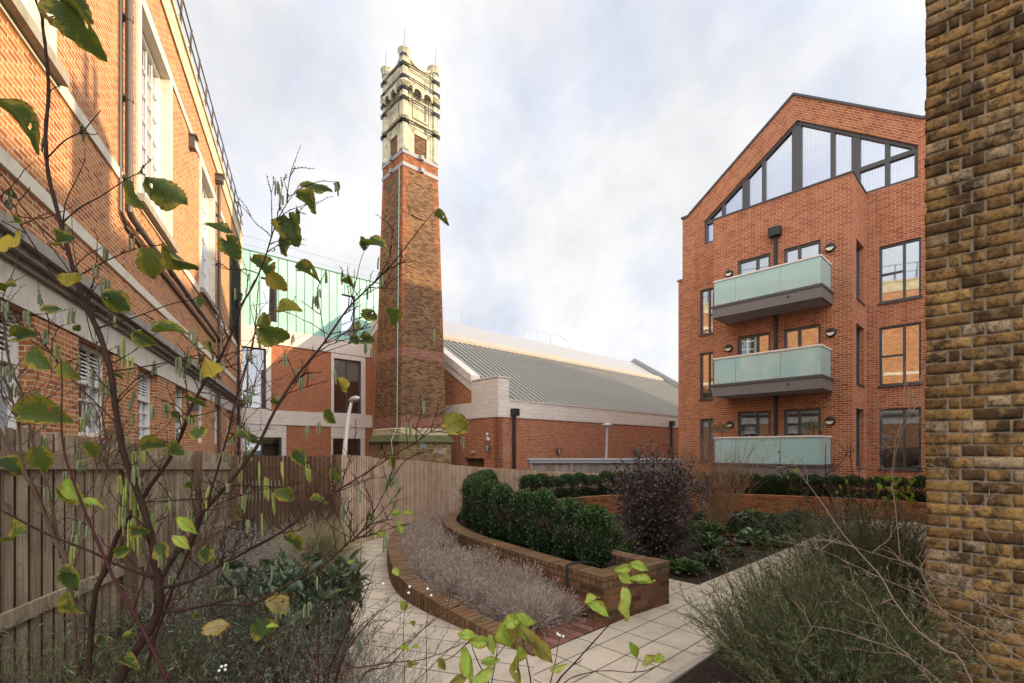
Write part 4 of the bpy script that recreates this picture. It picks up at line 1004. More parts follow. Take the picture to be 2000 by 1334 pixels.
balcony(7.84, 6.94, 6.50); balcony(5.06, 4.12, 3.68); balcony(2.23, 1.31, .80)
for px, y, r in ((1621, 483, .15), (1622.5, 649, .15), (1620.6, 822, .15), (1423.7, 534, .14), (1423, 680, .14), (1425, 829, .14)):
    s_ = BF.S(px, .06); z = BF.Z(px, y, .06); m = MB(); q = BF.P(s_, z, 0); m.lathe([(r, 0), (r, .05), (r * .93, .09), (r * .7, .10), (.01, .10)], 20, at=q, axis=BF.n)
    for v in []: pass
    o = m.build('bulkhead_lamp', M['black'], ap, smooth=False)
    m = MB(); pts = [(s_ + r * .75 * math.cos(a), z + r * .75 * math.sin(a)) for a in np.linspace(math.pi + .1, 2 * math.pi - .1, 12)]; BF.poly(m, pts, .06, .112); m.build('diffuser', M['opal'], o)
s_ = BF.S(1514, .1); m = MB(); BF.box(m, s_ - .05, s_ + .05, -1.0, 9.25, .02, .11); BF.box(m, s_ - .19, s_ + .19, 9.25, 9.55, .01, .24); BF.box(m, s_ - .05, s_ + .07, 9.55, 9.6, .01, .15); m.build('downpipe', M['black'], ap)
m = MB(); BF.box(m, bR - .0, bR + .7, -1.19, .3, .0, .0); 

# ================================================================ stock brick building at the right edge
PO = (2.705, 3.16); pd = Vector((.74, -.673, 0)).normalized(); pn = Vector((-.673, -.74, 0)).normalized()
PW = Fr(PO, pd[:2], pn[:2])
sb = empty('stock_brick_building', (PO[0], PO[1], 0), 'old yellow and brown stock brick wall filling the right edge, weathered and sooty', 'building')
def real_bricks(name, fr, s0, s1, z0, z1, parent):
    V, F, T = [], [], []
    row = 0; z = z0
    while z < z1:
        h = .065; s_ = s0; first = True; i = 0
        while s_ < s1:
            if row % 2 == 0: L_ = .215
            else: L_ = (.102, .05)[i] if i < 2 else .1025
            a, b = s_ + (random.uniform(-.006, .003) if first else random.uniform(0, .003)), min(s_ + L_ - random.uniform(0, .003), s1)
            pr = random.uniform(.001, .004); tone = random.random()
            zz0, zz1 = z + random.uniform(-.002, .002), z + h + random.uniform(-.002, .002)
            n0 = len(V); nx = 6; nz = 3
            for j in range(nz + 1):
                for k_ in range(nx + 1):
                    u, v = k_ / nx, j / nz; edge = (k_ in (0, nx)) or (j in (0, nz))
                    V.append(fr.P(a + (b - a) * u + (random.uniform(-.002, .002) if edge else 0), zz0 + (zz1 - zz0) * v + (random.uniform(-.0025, .0025) if edge else 0), pr - (.002 + random.uniform(0, .0025) if edge else random.uniform(0, .003)))); T.append(tone)
            for j in range(nz):
                for k_ in range(nx):
                    q = n0 + j * (nx + 1) + k_; F.append((q, q + 1, q + nx + 2, q + nx + 1))
            ring_ = [n0 + k_ for k_ in range(nx + 1)] + [n0 + j * (nx + 1) + nx for j in range(1, nz + 1)] + [n0 + nz * (nx + 1) + k_ for k_ in range(nx - 1, -1, -1)] + [n0 + j * (nx + 1) for j in range(nz - 1, 0, -1)]
            m0 = len(V)
            for r_ in ring_: V.append(V[r_] - fr.n * .02); T.append(tone)
            for q in range(len(ring_)):
                q2 = (q + 1) % len(ring_); F.append((ring_[q], m0 + q, m0 + q2, ring_[q2]))
            s_ += L_ + .0105; i += 1; first = False
        z += .0755; row += 1
    me = bpy.data.meshes.new(name); off = chain_loc(parent); me.from_pydata([tuple(p - off) for p in V], [], F)
    at = me.attributes.new('tone', 'FLOAT', 'POINT'); at.data.foreach_set('value', T)
    me.materials.append(M['old_brick']); me.polygons.foreach_set('use_smooth', [True] * len(F))
    o = bpy.data.objects.new(name, me); C.objects.link(o); o.parent = parent; return o
t = NT('old_brick'); tone = t.n('ShaderNodeAttribute', attribute_name='tone').outputs['Fac']; ob = obof(t)
c = t.ramp(tone, [(0, (.10, .052, .020)), (.2, (.19, .10, .035)), (.42, (.29, .165, .055)), (.62, (.38, .225, .08)), (.8, (.26, .14, .048)), (.95, (.38, .27, .155))])
c = t.mix(t.ramp(t.noise(ob, 5, 6, .7), [(.47, 0.0), (.60, .9)]), c, (.028, .018, .010))
c = t.mix(t.ramp(t.noise(ob, 21, 6, .75), [(.5, 0.0), (.62, .8)]), c, (.045, .028, .014))
c = t.mix(t.ramp(t.noise(ob, 60, 4, .75), [(.52, 0.0), (.62, .5)]), c, (.03, .02, .012))
c = t.mix(t.ramp(t.noise(ob, 9.3, 5, .7), [(.56, 0.0), (.7, .55)]), c, (.36, .24, .11))
fine = t.noise(ob, 48, 7, .8)
M['old_brick'] = t.principled(c, .9, fine, .8, .010)
M['old_mortar'] = stone_mat('old_mortar', (.27, .205, .135), (.40, .31, .21), stain=(.05, .035, .022), sf=.85)
real_bricks('brickwork', PW, 0.0, .75, 0.02, 4.9, sb)
mb = MB()
mb.box(PW.P(.004, -.1, -.012), pd * 6.5, -pn * 10.5, (0, 0, 8.3)); mb.build('wall', M['old_mortar'], sb)
mb = MB()
for q in (7.6,): mb.box(PW.P(.3, 8.19, -q), pd * 1.1, -pn * 1.0, (0, 0, 3.2)); mb.lathe([(.13, 11.39), (.1, 12.2)], 10, at=PW.P(.6, 0, -q - .4)); mb.lathe([(.13, 11.39), (.1, 12.2)], 10, at=PW.P(1.1, 0, -q - .4))
mb.build('chimney_stack', M['brick_base'], sb)
# ================================================================ planting helpers
def np_mesh(name, V, F, mat, parent=None, tone=None, smooth=False, kind=None):
    """V (n,3), F (m,k) numpy"""
    off = np.array(chain_loc(parent)) if parent else np.zeros(3)
    me = bpy.data.meshes.new(name); V = V - off
    me.vertices.add(len(V)); me.vertices.foreach_set('co', V.astype(np.float32).ravel())
    k = F.shape[1]; me.loops.add(F.size); me.loops.foreach_set('vertex_index', F.astype(np.int32).ravel())
    me.polygons.add(len(F)); me.polygons.foreach_set('loop_start', np.arange(0, F.size, k, dtype=np.int32)); me.polygons.foreach_set('loop_total', np.full(len(F), k, dtype=np.int32))
    if smooth: me.polygons.foreach_set('use_smooth', np.ones(len(F), dtype=bool))
    me.update(); me.validate()
    if tone is not None: me.attributes.new('tone', 'FLOAT', 'POINT').data.foreach_set('value', tone.astype(np.float32))
    me.materials.append(mat); o = bpy.data.objects.new(name, me); C.objects.link(o)
    if parent: o.parent = parent
    if kind: o['kind'] = kind
    return o
def nrm(a): return a / np.maximum(np.linalg.norm(a, axis=-1, keepdims=True), 1e-9)
def place(tv, tf, pos, fwd, size, up=None, wid=1.0):
    """copies of a template along fwd; returns V, F"""
    n = len(pos); f = nrm(fwd)
    u = RNG.normal(size=(n, 3)) if up is None else up + RNG.normal(size=(n, 3)) * 0.01
    y = nrm(np.cross(u, f)); z = np.cross(f, y)
    size = np.broadcast_to(np.asarray(size, dtype=float), (n,))[:, None, None]
    T = np.asarray(tv)[None]
    P = pos[:, None, :] + size * (T[..., 0:1] * f[:, None] + T[..., 1:2] * wid * y[:, None] + T[..., 2:3] * z[:, None])
    F = (np.asarray(tf)[None] + (np.arange(n) * len(tv))[:, None, None]).reshape(-1, len(tf[0]))
    return P.reshape(-1, 3), F
T_SMALL = ([(0, 0, 0), (.35, .26, .07), (.75, .2, .05), (1, 0, -.04), (.75, -.2, .05), (.35, -.26, .07), (.5, 0, 0)], [(0, 6, 2, 1), (6, 3, 2, 2), (0, 5, 4, 6), (6, 4, 3, 3)])
T_SMALL = ([(0, 0, 0), (.4, .30, .08), (1, 0, -.03), (.4, -.30, .08)], [(0, 2, 1), (0, 3, 2)])
T_LANCE = ([(0, 0, 0), (.3, .14, .04), (.65, .13, .0), (1, 0, -.16), (.65, -.13, .0), (.3, -.14, .04), (.3, 0, 0), (.65, 0, -.05)], [(0, 6, 1), (6, 7, 2), (6, 2, 1), (7, 3, 2), (0, 5, 6), (5, 4, 6), (4, 7, 6), (4, 3, 7)])
T_NEEDLE = ([(0, -.07, 0), (.6, -.09, .05), (1, 0, 0), (.6, .09, .05)], [(0, 1, 2, 3)])
def rounded(k=10):
    v = [(0, 0, 0)]; 
    for i in range(k + 1):
        a = -math.pi * .92 + 2 * math.pi * .92 * i / k; r = .5
        v.append((.5 + r * math.cos(a) * -1 * -1, .47 * math.sin(a), .06 * abs(math.sin(a))))
    v.append((.5, 0, -.02)); c_ = len(v) - 1
    return v, [(c_, i, i + 1) for i in range(1, k + 1)]
T_ROUND = rounded()
def leaves(name, pos, fwd, size, mat, tmpl=T_SMALL, parent=None, up=None, tone=None, wid=1.0, kind=None, smooth=False):
    V, F = place(tmpl[0], tmpl[1], pos, fwd, size, up, wid)
    if tone is None: tone = RNG.random(len(pos))
    return np_mesh(name, V, F, mat, parent, np.repeat(np.clip(tone, 0, 1), len(tmpl[0])), smooth, kind)
def stems(name, paths, rad, mat, parent=None, n=3, taper=.35, kind=None, tone=None):
    """paths (N,K,3)"""
    paths = np.asarray(paths); N, K, _ = paths.shape
    t = np.gradient(paths, axis=1); t = nrm(t); ref = np.array([.3, .2, .93]); a = nrm(np.cross(t, ref)); b = np.cross(t, a)
    rad = np.broadcast_to(np.asarray(rad, dtype=float), (N,))[:, None] * np.linspace(1, taper, K)[None]
    V = []
    for k in range(n):
        an = 2 * math.pi * k / n; V.append(paths + (a * math.cos(an) + b * math.sin(an)) * rad[..., None])
    V = np.stack(V, 2).reshape(-1, 3)
    F = []
    base = (np.arange(N) * K * n)[:, None, None]
    q = []
    for i in range(K - 1):
        for k in range(n): q.append((i * n + k, i * n + (k + 1) % n, (i + 1) * n + (k + 1) % n, (i + 1) * n + k))
    F = (np.array(q)[None] + base).reshape(-1, 4)
    tv = None if tone is None else np.repeat(tone, K * n)
    return np_mesh(name, V, F, mat, parent, tv, True, kind)
def grow(base, direc, length, K=6, bend=.25, grav=0.0, jit=.04):
    """N curved stems -> (N,K,3)"""
    N = len(base); d = nrm(direc); P = [base.copy()]; L = np.broadcast_to(length, (N,))[:, None]
    bd = RNG.normal(size=(N, 3)) * bend
    for k in range(1, K):
        d = nrm(d + bd / K + np.array([0, 0, -grav / K]) + RNG.normal(size=(N, 3)) * jit); P.append(P[-1] + d * L / (K - 1))
    return np.stack(P, 1)
def along(paths, m, t0=.1, t1=1.0):
    """m points per path with tangents"""
    N, K, _ = paths.shape; t = t0 + (t1 - t0) * (np.arange(m)[None] + RNG.random((N, m))) / m; x = np.clip(t, 0, .9999) * (K - 1); i = x.astype(int); f = (x - i)[..., None]
    a = np.take_along_axis(paths, i[..., None].repeat(3, 2), 1); b = np.take_along_axis(paths, (i + 1)[..., None].repeat(3, 2), 1)
    return (a + (b - a) * f).reshape(-1, 3), nrm(b - a).reshape(-1, 3)
def shrub_mesh_box(h, wdt, n, seed_name, parent):
    """one clipped evergreen: leaves on the shell and inside, plus twigs"""
    u = nrm(RNG.normal(size=(n, 3))); r_ = RNG.random(n) ** .28
    lump = 1 + .13 * np.sin(u[:, 2] * 7 + u[:, 0] * 6) * np.cos(u[:, 1] * 6 + u[:, 2] * 4) + .05 * RNG.normal(size=n)
    hz_ = np.sign(u[:, 2]) * np.abs(u[:, 2]) ** .62; rad = np.sqrt(np.maximum(0, 1 - np.abs(hz_) ** 5)) * .5 * wdt
    ang = np.arctan2(u[:, 1], u[:, 0]); p = np.stack([np.cos(ang) * rad * r_ * lump, np.sin(ang) * rad * r_ * lump, h * (.5 + .5 * hz_ * (.86 + .14 * r_) * (1 + .05 * np.sin(ang * 5)))], 1)
    fwd = nrm(np.stack([p[:, 0], p[:, 1], .12 + .3 * np.maximum(0, hz_)], 1)) + RNG.normal(size=(n, 3)) * .7
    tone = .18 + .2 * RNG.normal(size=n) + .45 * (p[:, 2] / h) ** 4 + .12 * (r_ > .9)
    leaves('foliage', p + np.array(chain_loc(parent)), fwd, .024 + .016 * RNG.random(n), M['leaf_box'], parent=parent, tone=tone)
    st = RNG.normal(size=(26, 3)) * np.array([.05, .05, 0]); dr = np.stack([RNG.normal(size=26) * .3, RNG.normal(size=26) * .3, np.ones(26)], 1)
    stems('stem', grow(st + np.array(chain_loc(parent)), dr, h * (.7 + .35 * RNG.random(26))), .005, M['bark_brown'], parent)

# ================================================================ fences
FD = Vector((-.3165, .9486, 0))
def fl(Y): return Vector((-5.78 + .3337 * (10.3 - Y), Y, 0))
fe = empty('board_fence', tuple(fl(5)), 'weathered grey board fence with rails, running away along the left side', 'fence')
def ftop(Y): return 1.95 - .0424 * (Y - 3.23)
fn = Vector((.9486, .3165, 0))
mb = MB(); mbk = MB(); mbk.tone(.25); Y = 1.2; i = 0
while Y < 10.2:
    p = fl(Y); tp = ftop(Y) + random.uniform(-.016, .012); wd = .095 + random.uniform(-.004, .004)
    mb.tone(random.random()); mb.box(p - fn * .02 + Vector((0, 0, -.6)), FD * wd, fn * .018, (0, 0, tp + .6))
    p2 = fl(Y + .075); mbk.box(p2 - fn * .11 + Vector((0, 0, -.6)), FD * wd, fn * .018, (0, 0, tp + .59))
    Y += .148
mb.build('boards', M['timber_fence'], fe); mbk.build('rear_boards', M['timber_brown'], fe)
for za, zb in ((-.16, -.285), (-1.25, -1.36)):
    mb = MB(); q = [1.2, 2.85, 4.95, 7.13, 9.33, 10.25]
    for a, b in zip(q[:-1], q[1:]):
        mb.tone(random.random()); A_ = fl(a) + fn * .0; B_ = fl(b) + fn * .0
        mb.box(A_ + Vector((0, 0, ftop(a) + zb)), (B_ - A_) + Vector((0, 0, ftop(b) - ftop(a))), fn * .035, (0, 0, za - zb))
    mb.build('rail', M['timber_fence'], fe)
for Y in (2.85, 4.95, 7.13, 9.33):
    mb = MB(); mb.tone(.5); p = fl(Y); mb.box(p - FD * .05 + fn * .036 + Vector((0, 0, -.5)), FD * .1, fn * .085, (0, 0, ftop(Y) + .48)); mb.build('post', M['timber_brown'], fe)
fe2 = empty('picket_fence', (-4.5, 9.5, 0), 'open brown picket fence with sky showing between its boards, left of the pale slats', 'fence')
a = Vector((-5.74, 10.27, 0)); b = Vector((-3.22, 8.78, 0)); dd = (b - a).normalized(); nn = Vector((dd.y, -dd.x, 0)); mb = MB(); s_ = .05
while s_ < (b - a).length - .1: mb.tone(random.random()); mb.box(a + dd * s_ + Vector((0, 0, -.1)), dd * .085, nn * .02, (0, 0, 1.76 + random.uniform(-.01, .01))); s_ += .128
mb.build('boards', M['timber_brown'], fe2)
for z in (.35, .95, 1.45):
    mb = MB(); mb.tone(.6); mb.box(a + nn * -.04 + Vector((0, 0, z)), b - a, nn * .035, (0, 0, .09)); mb.build('rail', M['timber_slat'], fe2)
mb = MB(); mb.tone(.2); mb.box(b + dd * -.02 - nn * .05 + Vector((0, 0, -.1)), dd * .11, nn * .1, (0, 0, 1.80)); mb.build('post', M['timber_brown'], fe2)
SL = [(-3.14, 8.84, 1.69), (-2.85, 9.4, 1.66), (-2.57, 10.05, 1.57), (-2.2, 11.0, 1.54), (-1.7, 12.2, 1.42), (-1.0, 13.5, 1.30), (0, 14.7, 1.19), (1.2, 15.6, 1.09), (2.6, 16.2, 1.00), (4.2, 16.5, .96), (5.5, 16.6, .94), (7.0, 16.7, .92)]
SC = smooth_poly(SL, 8)
fe3 = empty('slatted_fence', (-2.2, 11.0, 0), 'curving fence of thin pale upright slats beside the path end', 'fence')
mb = MB(); L_ = 0; nxt = 0
for i in range(len(SC) - 1):
    a, b = SC[i], SC[i + 1]; sg = Vector((b.x - a.x, b.y - a.y, 0)); ln = sg.length; d_ = sg.normalized(); n_ = Vector((d_.y, -d_.x, 0))
    while nxt < L_ + ln:
        f = (nxt - L_) / ln; p = Vector((a.x + sg.x * f, a.y + sg.y * f, 0)); z = a.z + (b.z - a.z) * f + random.uniform(-.006, .006)
        mb.tone(random.random()); bk = random.uniform(0, .008); mb.box(p + n_ * bk + Vector((0, 0, -1.1)), d_ * .040, n_ * .03, (0, 0, z + 1.1)); nxt += .0625
    L_ += ln
mb.build('slats', M['timber_slat'], fe3)
for zz_ in (.3, .55, .85):
    mb = MB(); mb.tone(.2)
    for i in range(len(SC) - 1):
        a, b = SC[i], SC[i + 1]; d_ = Vector((b.x - a.x, b.y - a.y, 0)).normalized(); n_ = Vector((d_.y, -d_.x, 0))
        mb.box(Vector((a.x, a.y, a.z * zz_)) - n_ * .05, Vector(b) * 1 - Vector(a) + Vector((0, 0, (b.z - a.z) * (zz_ - 1))), n_ * .04, (0, 0, .07))
    mb.build('rail', M['timber_brown'], fe3)
sh = empty('timber_store', (.8, 20, -1.2), 'low grey timber store with a flat metal-edged roof, in front of the hall', 'shed')
mb = MB(); x = .80
while x < 7.0: mb.tone(random.random()); mb.bx(x, x + .135, 20.0, 20.02, -1.2, 1.22); x += .142
y_ = 20.0
while y_ < 22.2: mb.tone(random.random()); mb.bx(.8, .82, y_ + .021, y_ + .14, -1.2, 1.22); y_ += .142
mb.build('boards', M['timber_grey'], sh)
mb = MB(); mb.bx(.70, 7.1, 19.9, 22.3, 1.22, 1.34); mb.bx(.68, 7.12, 19.88, 22.32, 1.34, 1.37); mb.build('roof', M['lead'], sh)
mb = MB(); mb.tone(.9); mb.bx(.74, .84, 19.93, 19.99, -1.2, 1.21); mb.build('post', M['timber_grey'], sh); mb = MB(); mb.tone(.9); mb.bx(2.4, 2.5, 19.93, 19.99, -1.2, 1.21); mb.build('post', M['timber_grey'], sh)

# street lamps
def lamp(px, pts, Y, r, label, head):
    p0 = un(pts[0][0], pts[0][1], Y); o = empty('street_lamp', (p0.x, Y, -1.2), label, 'street lamp', 'street lamps beyond the fence')
    P = [Vector((p0.x, Y, -1.2))] + [un(a, b, Y) for a, b in pts]; mb = MB(); mb.tube(smooth_poly(P, 5), [r * 1.25] * 5 + list(np.linspace(r * 1.2, r * .7, len(smooth_poly(P, 5)) - 5)), 10); mb.build('pole', M['white_paint'] if head else M['galv'], o, True)
    e_ = un(*pts[-1], Y); mb = MB()
    if head:
        mb.lathe([(.02, -.08), (.07, 0), (.11, .1), (.115, .28), (.06, .38), (.02, .4)], 10, at=e_ + Vector((-.08, 0, -.05)), axis=(.93, -.2, .18)); 
    else: mb.lathe([(.04, -.04), (.2, -.02), (.24, .04), (.1, .09), (.02, .1)], 12, at=e_)
    mb.build('lamp_head', M['galv'], o, True)
lamp(686, [(673, 900), (675, 860), (680, 815), (688, 779)], 18.0, .075, 'pale curved lamp post in front of the brick building windows, left of the chimney', True)
lamp(1186, [(1183, 930), (1184.5, 880), (1186, 831)], 21.0, .055, 'slim straight grey lamp post in front of the hall, behind the hedge', False)

# ================================================================ planter
def strip(mb, cu, w0, w1, z0, z1, i0, i1, top=True, outer=True, inner=True, zf=None):
    """wall along curve cu between offsets w0..w1"""
    a, b = offset(cu, w0), offset(cu, w1); L_ = [0]
    for i in range(1, len(cu)): L_.append(L_[-1] + (cu[i] - cu[i - 1]).length)
    for i in range(i0, i1):
        zz0 = z1 if zf is None else zf(i); zz1_ = z1 if zf is None else zf(i + 1)
        A0, A1, B0, B1 = a[i], a[i + 1], b[i], b[i + 1]; u0, u1 = L_[i], L_[i + 1]
        v = lambda p, z: Vector((p.x, p.y, z))
        if outer: mb.face([v(A0, z0), v(A0, zz0), v(A1, zz1_), v(A1, z0)], [(u0, z0), (u0, zz0), (u1, zz1_), (u1, z0)])
        if inner: mb.face([v(B0, z0), v(B1, z0), v(B1, zz1_), v(B0, zz0)], [(u0, z0), (u1, z0), (u1, zz1_), (u0, zz0)])
        if top: mb.face([v(A0, zz0), v(B0, zz0), v(B1, zz1_), v(A1, zz1_)], [(u0, .0), (u0, .225), (u1, .225), (u1, .0)])
pw = empty('ring_planter', (-1.0, 9.0, 0), 'raised curved brick planter wall with brick-on-edge coping holding the clipped hedge', 'planter')
n_all = len(RING) - 1; nf = 54
def planter_part(i0, i1, m_wall, m_cap):
    for w_ in (0, RW - .225):
        mb = MB(); strip(mb, RING, w_, w_ + .225, -.02, .39, i0, i1, top=False); mb.build('wall', M[m_wall], pw)
    for w0, w1 in ((-.008, .235), (RW - .235, RW + .008)):
        mb = MB(); strip(mb, RING, w0, w1, .388, .5, i0, i1); mb.build('coping', M[m_cap], pw)
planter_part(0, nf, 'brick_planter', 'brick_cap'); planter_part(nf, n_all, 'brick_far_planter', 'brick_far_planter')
P0 = RING[0]; P1 = offset(RING, RW)[0]; Pe0 = RING[-1]; Pe1 = offset(RING, RW)[-1]
ed = Vector((P1.x - P0.x, P1.y - P0.y, 0)); el = ed.length; ed.normalize(); en = Vector((-ed.y, ed.x, 0))
mb = MB(); mb.box(Vector((P0.x, P0.y, -.021)) - en * .003 - ed * .003, ed * (el + .006), en * .225, (0, 0, .411)); mb.build('end_wall', M['brick_planter'], pw)
mb = MB(); mb.axis = ed.copy(); mb.box(Vector((P0.x, P0.y, .386)) - ed * .012 + en * -.012, ed * (el + .024), en * .243, (0, 0, .117)); mb.build('end_coping', M['brick_cap'], pw)
mb = MB()
a, b = offset(RING, .2), offset(RING, RW - .2)
for i in range(n_all): mb.face([(a[i].x, a[i].y, .40), (b[i].x, b[i].y, .40), (b[i + 1].x, b[i + 1].y, .40), (a[i + 1].x, a[i + 1].y, .40)])
mb.build('soil', M['soil'], pw)
kb = empty('bed_kerb', (-1.9, 7.3, 0), 'low curved mossy brick kerb round the lavender bed', 'kerb')
nk = len(KERB) - 1
def kz(i): return .30 - .285 * max(0, 1 - i / 17) ** 1.15
mb = MB(); strip(mb, KERB, 0, .225, -.02, .3, 0, nk, zf=kz); mb.build('kerb', M['brick_cap'], kb)
PV = [(0.19, 4.165), (0.955, 4.885), (0.80, 5.09), (.62, 5.24), (.235, 4.74), (-.06, 4.62), (-.20, 4.55)]
sheet('brick_paving', PV, 0.02, M['brick_paver'], axis=VA)
bedp = [tuple(p) for p in offset(KERB, .2)[4:]] + [tuple(p) for p in RING[2:44]][::-1]
sheet('bed_soil', bedp, 0.05, M['soil'])
mb = MB(); q = Vector((.62, 5.31, 0)); qn = Vector((-.79, -.61, 0)); mb.tube(smooth_poly([q + qn * .02 + Vector((0, 0, .02)), q + qn * .022 + Vector((0, 0, .25)), q + qn * .022 + Vector((0, 0, .495)), q + qn * .0 + Vector((0, 0, .53)), q - qn * .13 + Vector((.04, 0, .535)), q - qn * .28 + Vector((.1, 0, .50)), q - qn * .33 + Vector((.12, 0, .40))], 5), .0135, 8)
tag(mb.build('hose', M['black'], None, True), 'black irrigation hose hooked over the corner of the planter wall', 'hose')

# clipped hedge plants
protos = []
MID = offset(RING, RW / 2); L_ = [0]
for i in range(1, len(MID)): L_.append(L_[-1] + (MID[i] - MID[i - 1]).length)
def at_len(s_):
    for i in range(len(MID) - 1):
        if L_[i + 1] >= s_: f = (s_ - L_[i]) / (L_[i + 1] - L_[i]); return MID[i].lerp(MID[i + 1], f)
    return MID[-1]
s_ = .62; cnt = 0; hedge = []
while s_ < L_[-1] - .3:
    p = at_len(s_); px = 1000 + 944 * p.x / p.y
    gap = (p.y > 10.9 and px < 1030 and p.x < 1.3) 
    if not gap: hedge.append((p, px))
    s_ += .49
HG_ = 'clipped evergreen shrubs in the raised planter'
for k in range(4):
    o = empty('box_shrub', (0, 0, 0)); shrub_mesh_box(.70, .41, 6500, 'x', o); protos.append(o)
near_n = sum(1 for p, px in hedge if p.y < 10.9)
ordn = ['first', 'second', 'third', 'fourth', 'fifth', 'sixth', 'seventh', 'eighth', 'ninth', 'tenth', 'eleventh', 'twelfth', 'thirteenth', 'fourteenth', 'fifteenth', 'sixteenth', 'seventeenth', 'eighteenth', 'nineteenth', 'twentieth', 'last but three', 'last but two', 'last but one', 'last', 'very last']
far_i = 0; rt_i = 0
for i, (p, px) in enumerate(hedge):
    if i < 4: o = protos[i]
    else: o = copy_tree(protos[i % 4])
    jit = Vector((random.uniform(-.03, .03), random.uniform(-.03, .03), 0)); o.location = Vector((p.x, p.y, .40)) + jit
    hs = (.95, 1.02, 1.08, 1.05, 1.12, 1.15, 1.2, 1.18)[min(i, 7)] * 1.07 if p.y < 10.9 else 1.0 + random.uniform(-.08, .08)
    o.scale = (random.uniform(.95, 1.1) * (1 if p.y < 10.9 else 1.22),) * 2 + (hs * random.uniform(.97, 1.04),); o.rotation_euler.z = random.uniform(0, 6.28) if i > 3 else i
    if p.y < 10.9: lb_ = 'dark clipped shrub, %s from the front corner of the raised planter' % ordn[i]
    elif px < 1290: far_i += 1; lb_ = 'small clipped shrub on the far curve of the planter, %s from the left' % ordn[far_i - 1]
    else: rt_i += 1; lb_ = 'small clipped shrub below the balconies or behind the twigs, %s from the left' % ordn[rt_i - 1]
    tag(o, lb_, 'shrub', HG_)

# lavender
def lav_proto():
    o = empty('lavender', (0, 0, 0)); n = 620
    az = RNG.random(n) * 6.283; el_ = .25 + RNG.random(n) ** .7 * 1.3
    d_ = np.stack([np.cos(az) * np.cos(el_), np.sin(az) * np.cos(el_), np.sin(el_)], 1); base = d_ * np.array([.10, .10, .02])
    pt = grow(base, d_, .22 + .14 * RNG.random(n), 5, .5, .1, .12)
    stems('stems', pt, .0014, M['leaf_lavender'], o, tone=RNG.random(n))
    m_ = 46; az = RNG.random(m_) * 6.283; dd_ = np.stack([np.cos(az) * .55, np.sin(az) * .55, np.ones(m_)], 1); fs = grow(dd_ * .08, dd_, .27 + .10 * RNG.random(m_), 5, .4, .1, .08)
    stems('flower_stalks', fs, .0014, M['twig_tan'], o); hd, ht = along(fs, 5, .82, 1.0); leaves('flower_heads', hd, ht + RNG.normal(size=hd.shape) * .5, .016, M['leaf_lavender'], T_SMALL, o)
    ps, tg = along(pt, 9, .35, 1.0); leaves('foliage', ps, tg + RNG.normal(size=ps.shape) * .55, .016 + .012 * RNG.random(len(ps)), M['leaf_lavender'], T_NEEDLE, o, wid=1.2)
    return o
lp = [lav_proto() for _ in range(3)]; i = 0
KI = offset(KERB, .3); spots = []
ko = [Vector((p.x, p.y)) for p in KERB]; ro = [Vector((p.x, p.y)) for p in RING]
for k in range(3, nk - 4, 2):
    a = KI[k]; near = min(ro[2:50], key=lambda q: (q - a).length); wdt = (near - a).length
    m = max(1, int(round(wdt / .33)))
    for j in range(m):
        f = (j + .35) / m; q = a.lerp(near, min(.88, f)); 
        if all((q - s2).length > .27 for s2 in spots): spots.append(q)
spots.sort(key=lambda q: q.y)
LV = 'grey-brown lavender bushes in the low bed'
def ordinal(n):
    t_ = ['', '', 'twenty', 'thirty', 'forty'][n // 10 if n > 20 else 0]
    if n <= 20: return ordn[n - 1]
    return (t_ + '-' + ordn[n % 10 - 1]) if n % 10 else t_[:-1] + 'ieth'
for i, q in enumerate(spots[:40]):
    o = lp[i] if i < 3 else copy_tree(lp[i % 3]); o.location = (q.x, q.y, .05); o.rotation_euler.z = random.uniform(0, 6.28)
    sc_ = random.uniform(.92, 1.15) * (.82 if i < 7 else 1); o.scale = (sc_, sc_, sc_ * random.uniform(.95, 1.2))
    tag(o, 'dry grey-brown lavender, %s back from the front tip of the low bed' % ordinal(i + 1), 'lavender', LV)

# purple shrub
def bush(name, label, cat, loc, r, h, n, size, mat, tmpl=T_SMALL, stem_mat='bark_brown', nst=40, shape=.45, low=.1, wid=1, srad=.006, gap=.5, group=None, top=1.0, tip=1.0):
    o = empty(name, tuple(loc), label, cat, group); base = np.array(loc)
    az = RNG.random(nst) * 6.283; rr = RNG.random(nst); d_ = np.stack([np.cos(az) * rr * r / h * 1.1, np.sin(az) * rr * r / h * 1.1, np.ones(nst)], 1)
    pt = grow(base + np.stack([np.cos(az), np.sin(az), az * 0], 1) * r * .12, d_, h * (.75 + .3 * RNG.random(nst)), 7, .5, .1, .08)
    stems('stems', pt, srad, M[stem_mat], o)
    m = max(2, nst // 2); idx = RNG.integers(0, nst, nst * 5); ps, tg = along(pt[idx], 1, low + .1, .95)
    sub = grow(ps, tg * .6 + RNG.normal(size=ps.shape) * .8, r * .55 * (.4 + RNG.random(len(ps))), 5, .5, .1, .1)
    stems('stems', sub, srad * .45, M[stem_mat], o)
    allp = sub; per = max(1, int(n / len(allp))); q, tg = along(allp, per, .05, 1.0); q = q + RNG.normal(size=q.shape) * r * .05
    c_ = base + np.array([0, 0, h * .5]); rad_ = np.linalg.norm((q - c_) / np.array([r, r, h * .55]), axis=1); keep_ = ((rad_ < 1.12 + .1 * RNG.random(len(q))) | ((q[:, 2] < base[2] + h * .4) & (np.linalg.norm(q[:, :2] - base[:2], axis=1) < r))) & (q[:, 2] > base[2] + .02)
    q = q[keep_]; tg = tg[keep_]
    leaves('foliage', q, tg + RNG.normal(size=q.shape) * .9, size * (.7 + .6 * RNG.random(len(q))), M[mat], tmpl, o, wid=wid, tone=.45 + .27 * RNG.normal(size=len(q)))
    return o
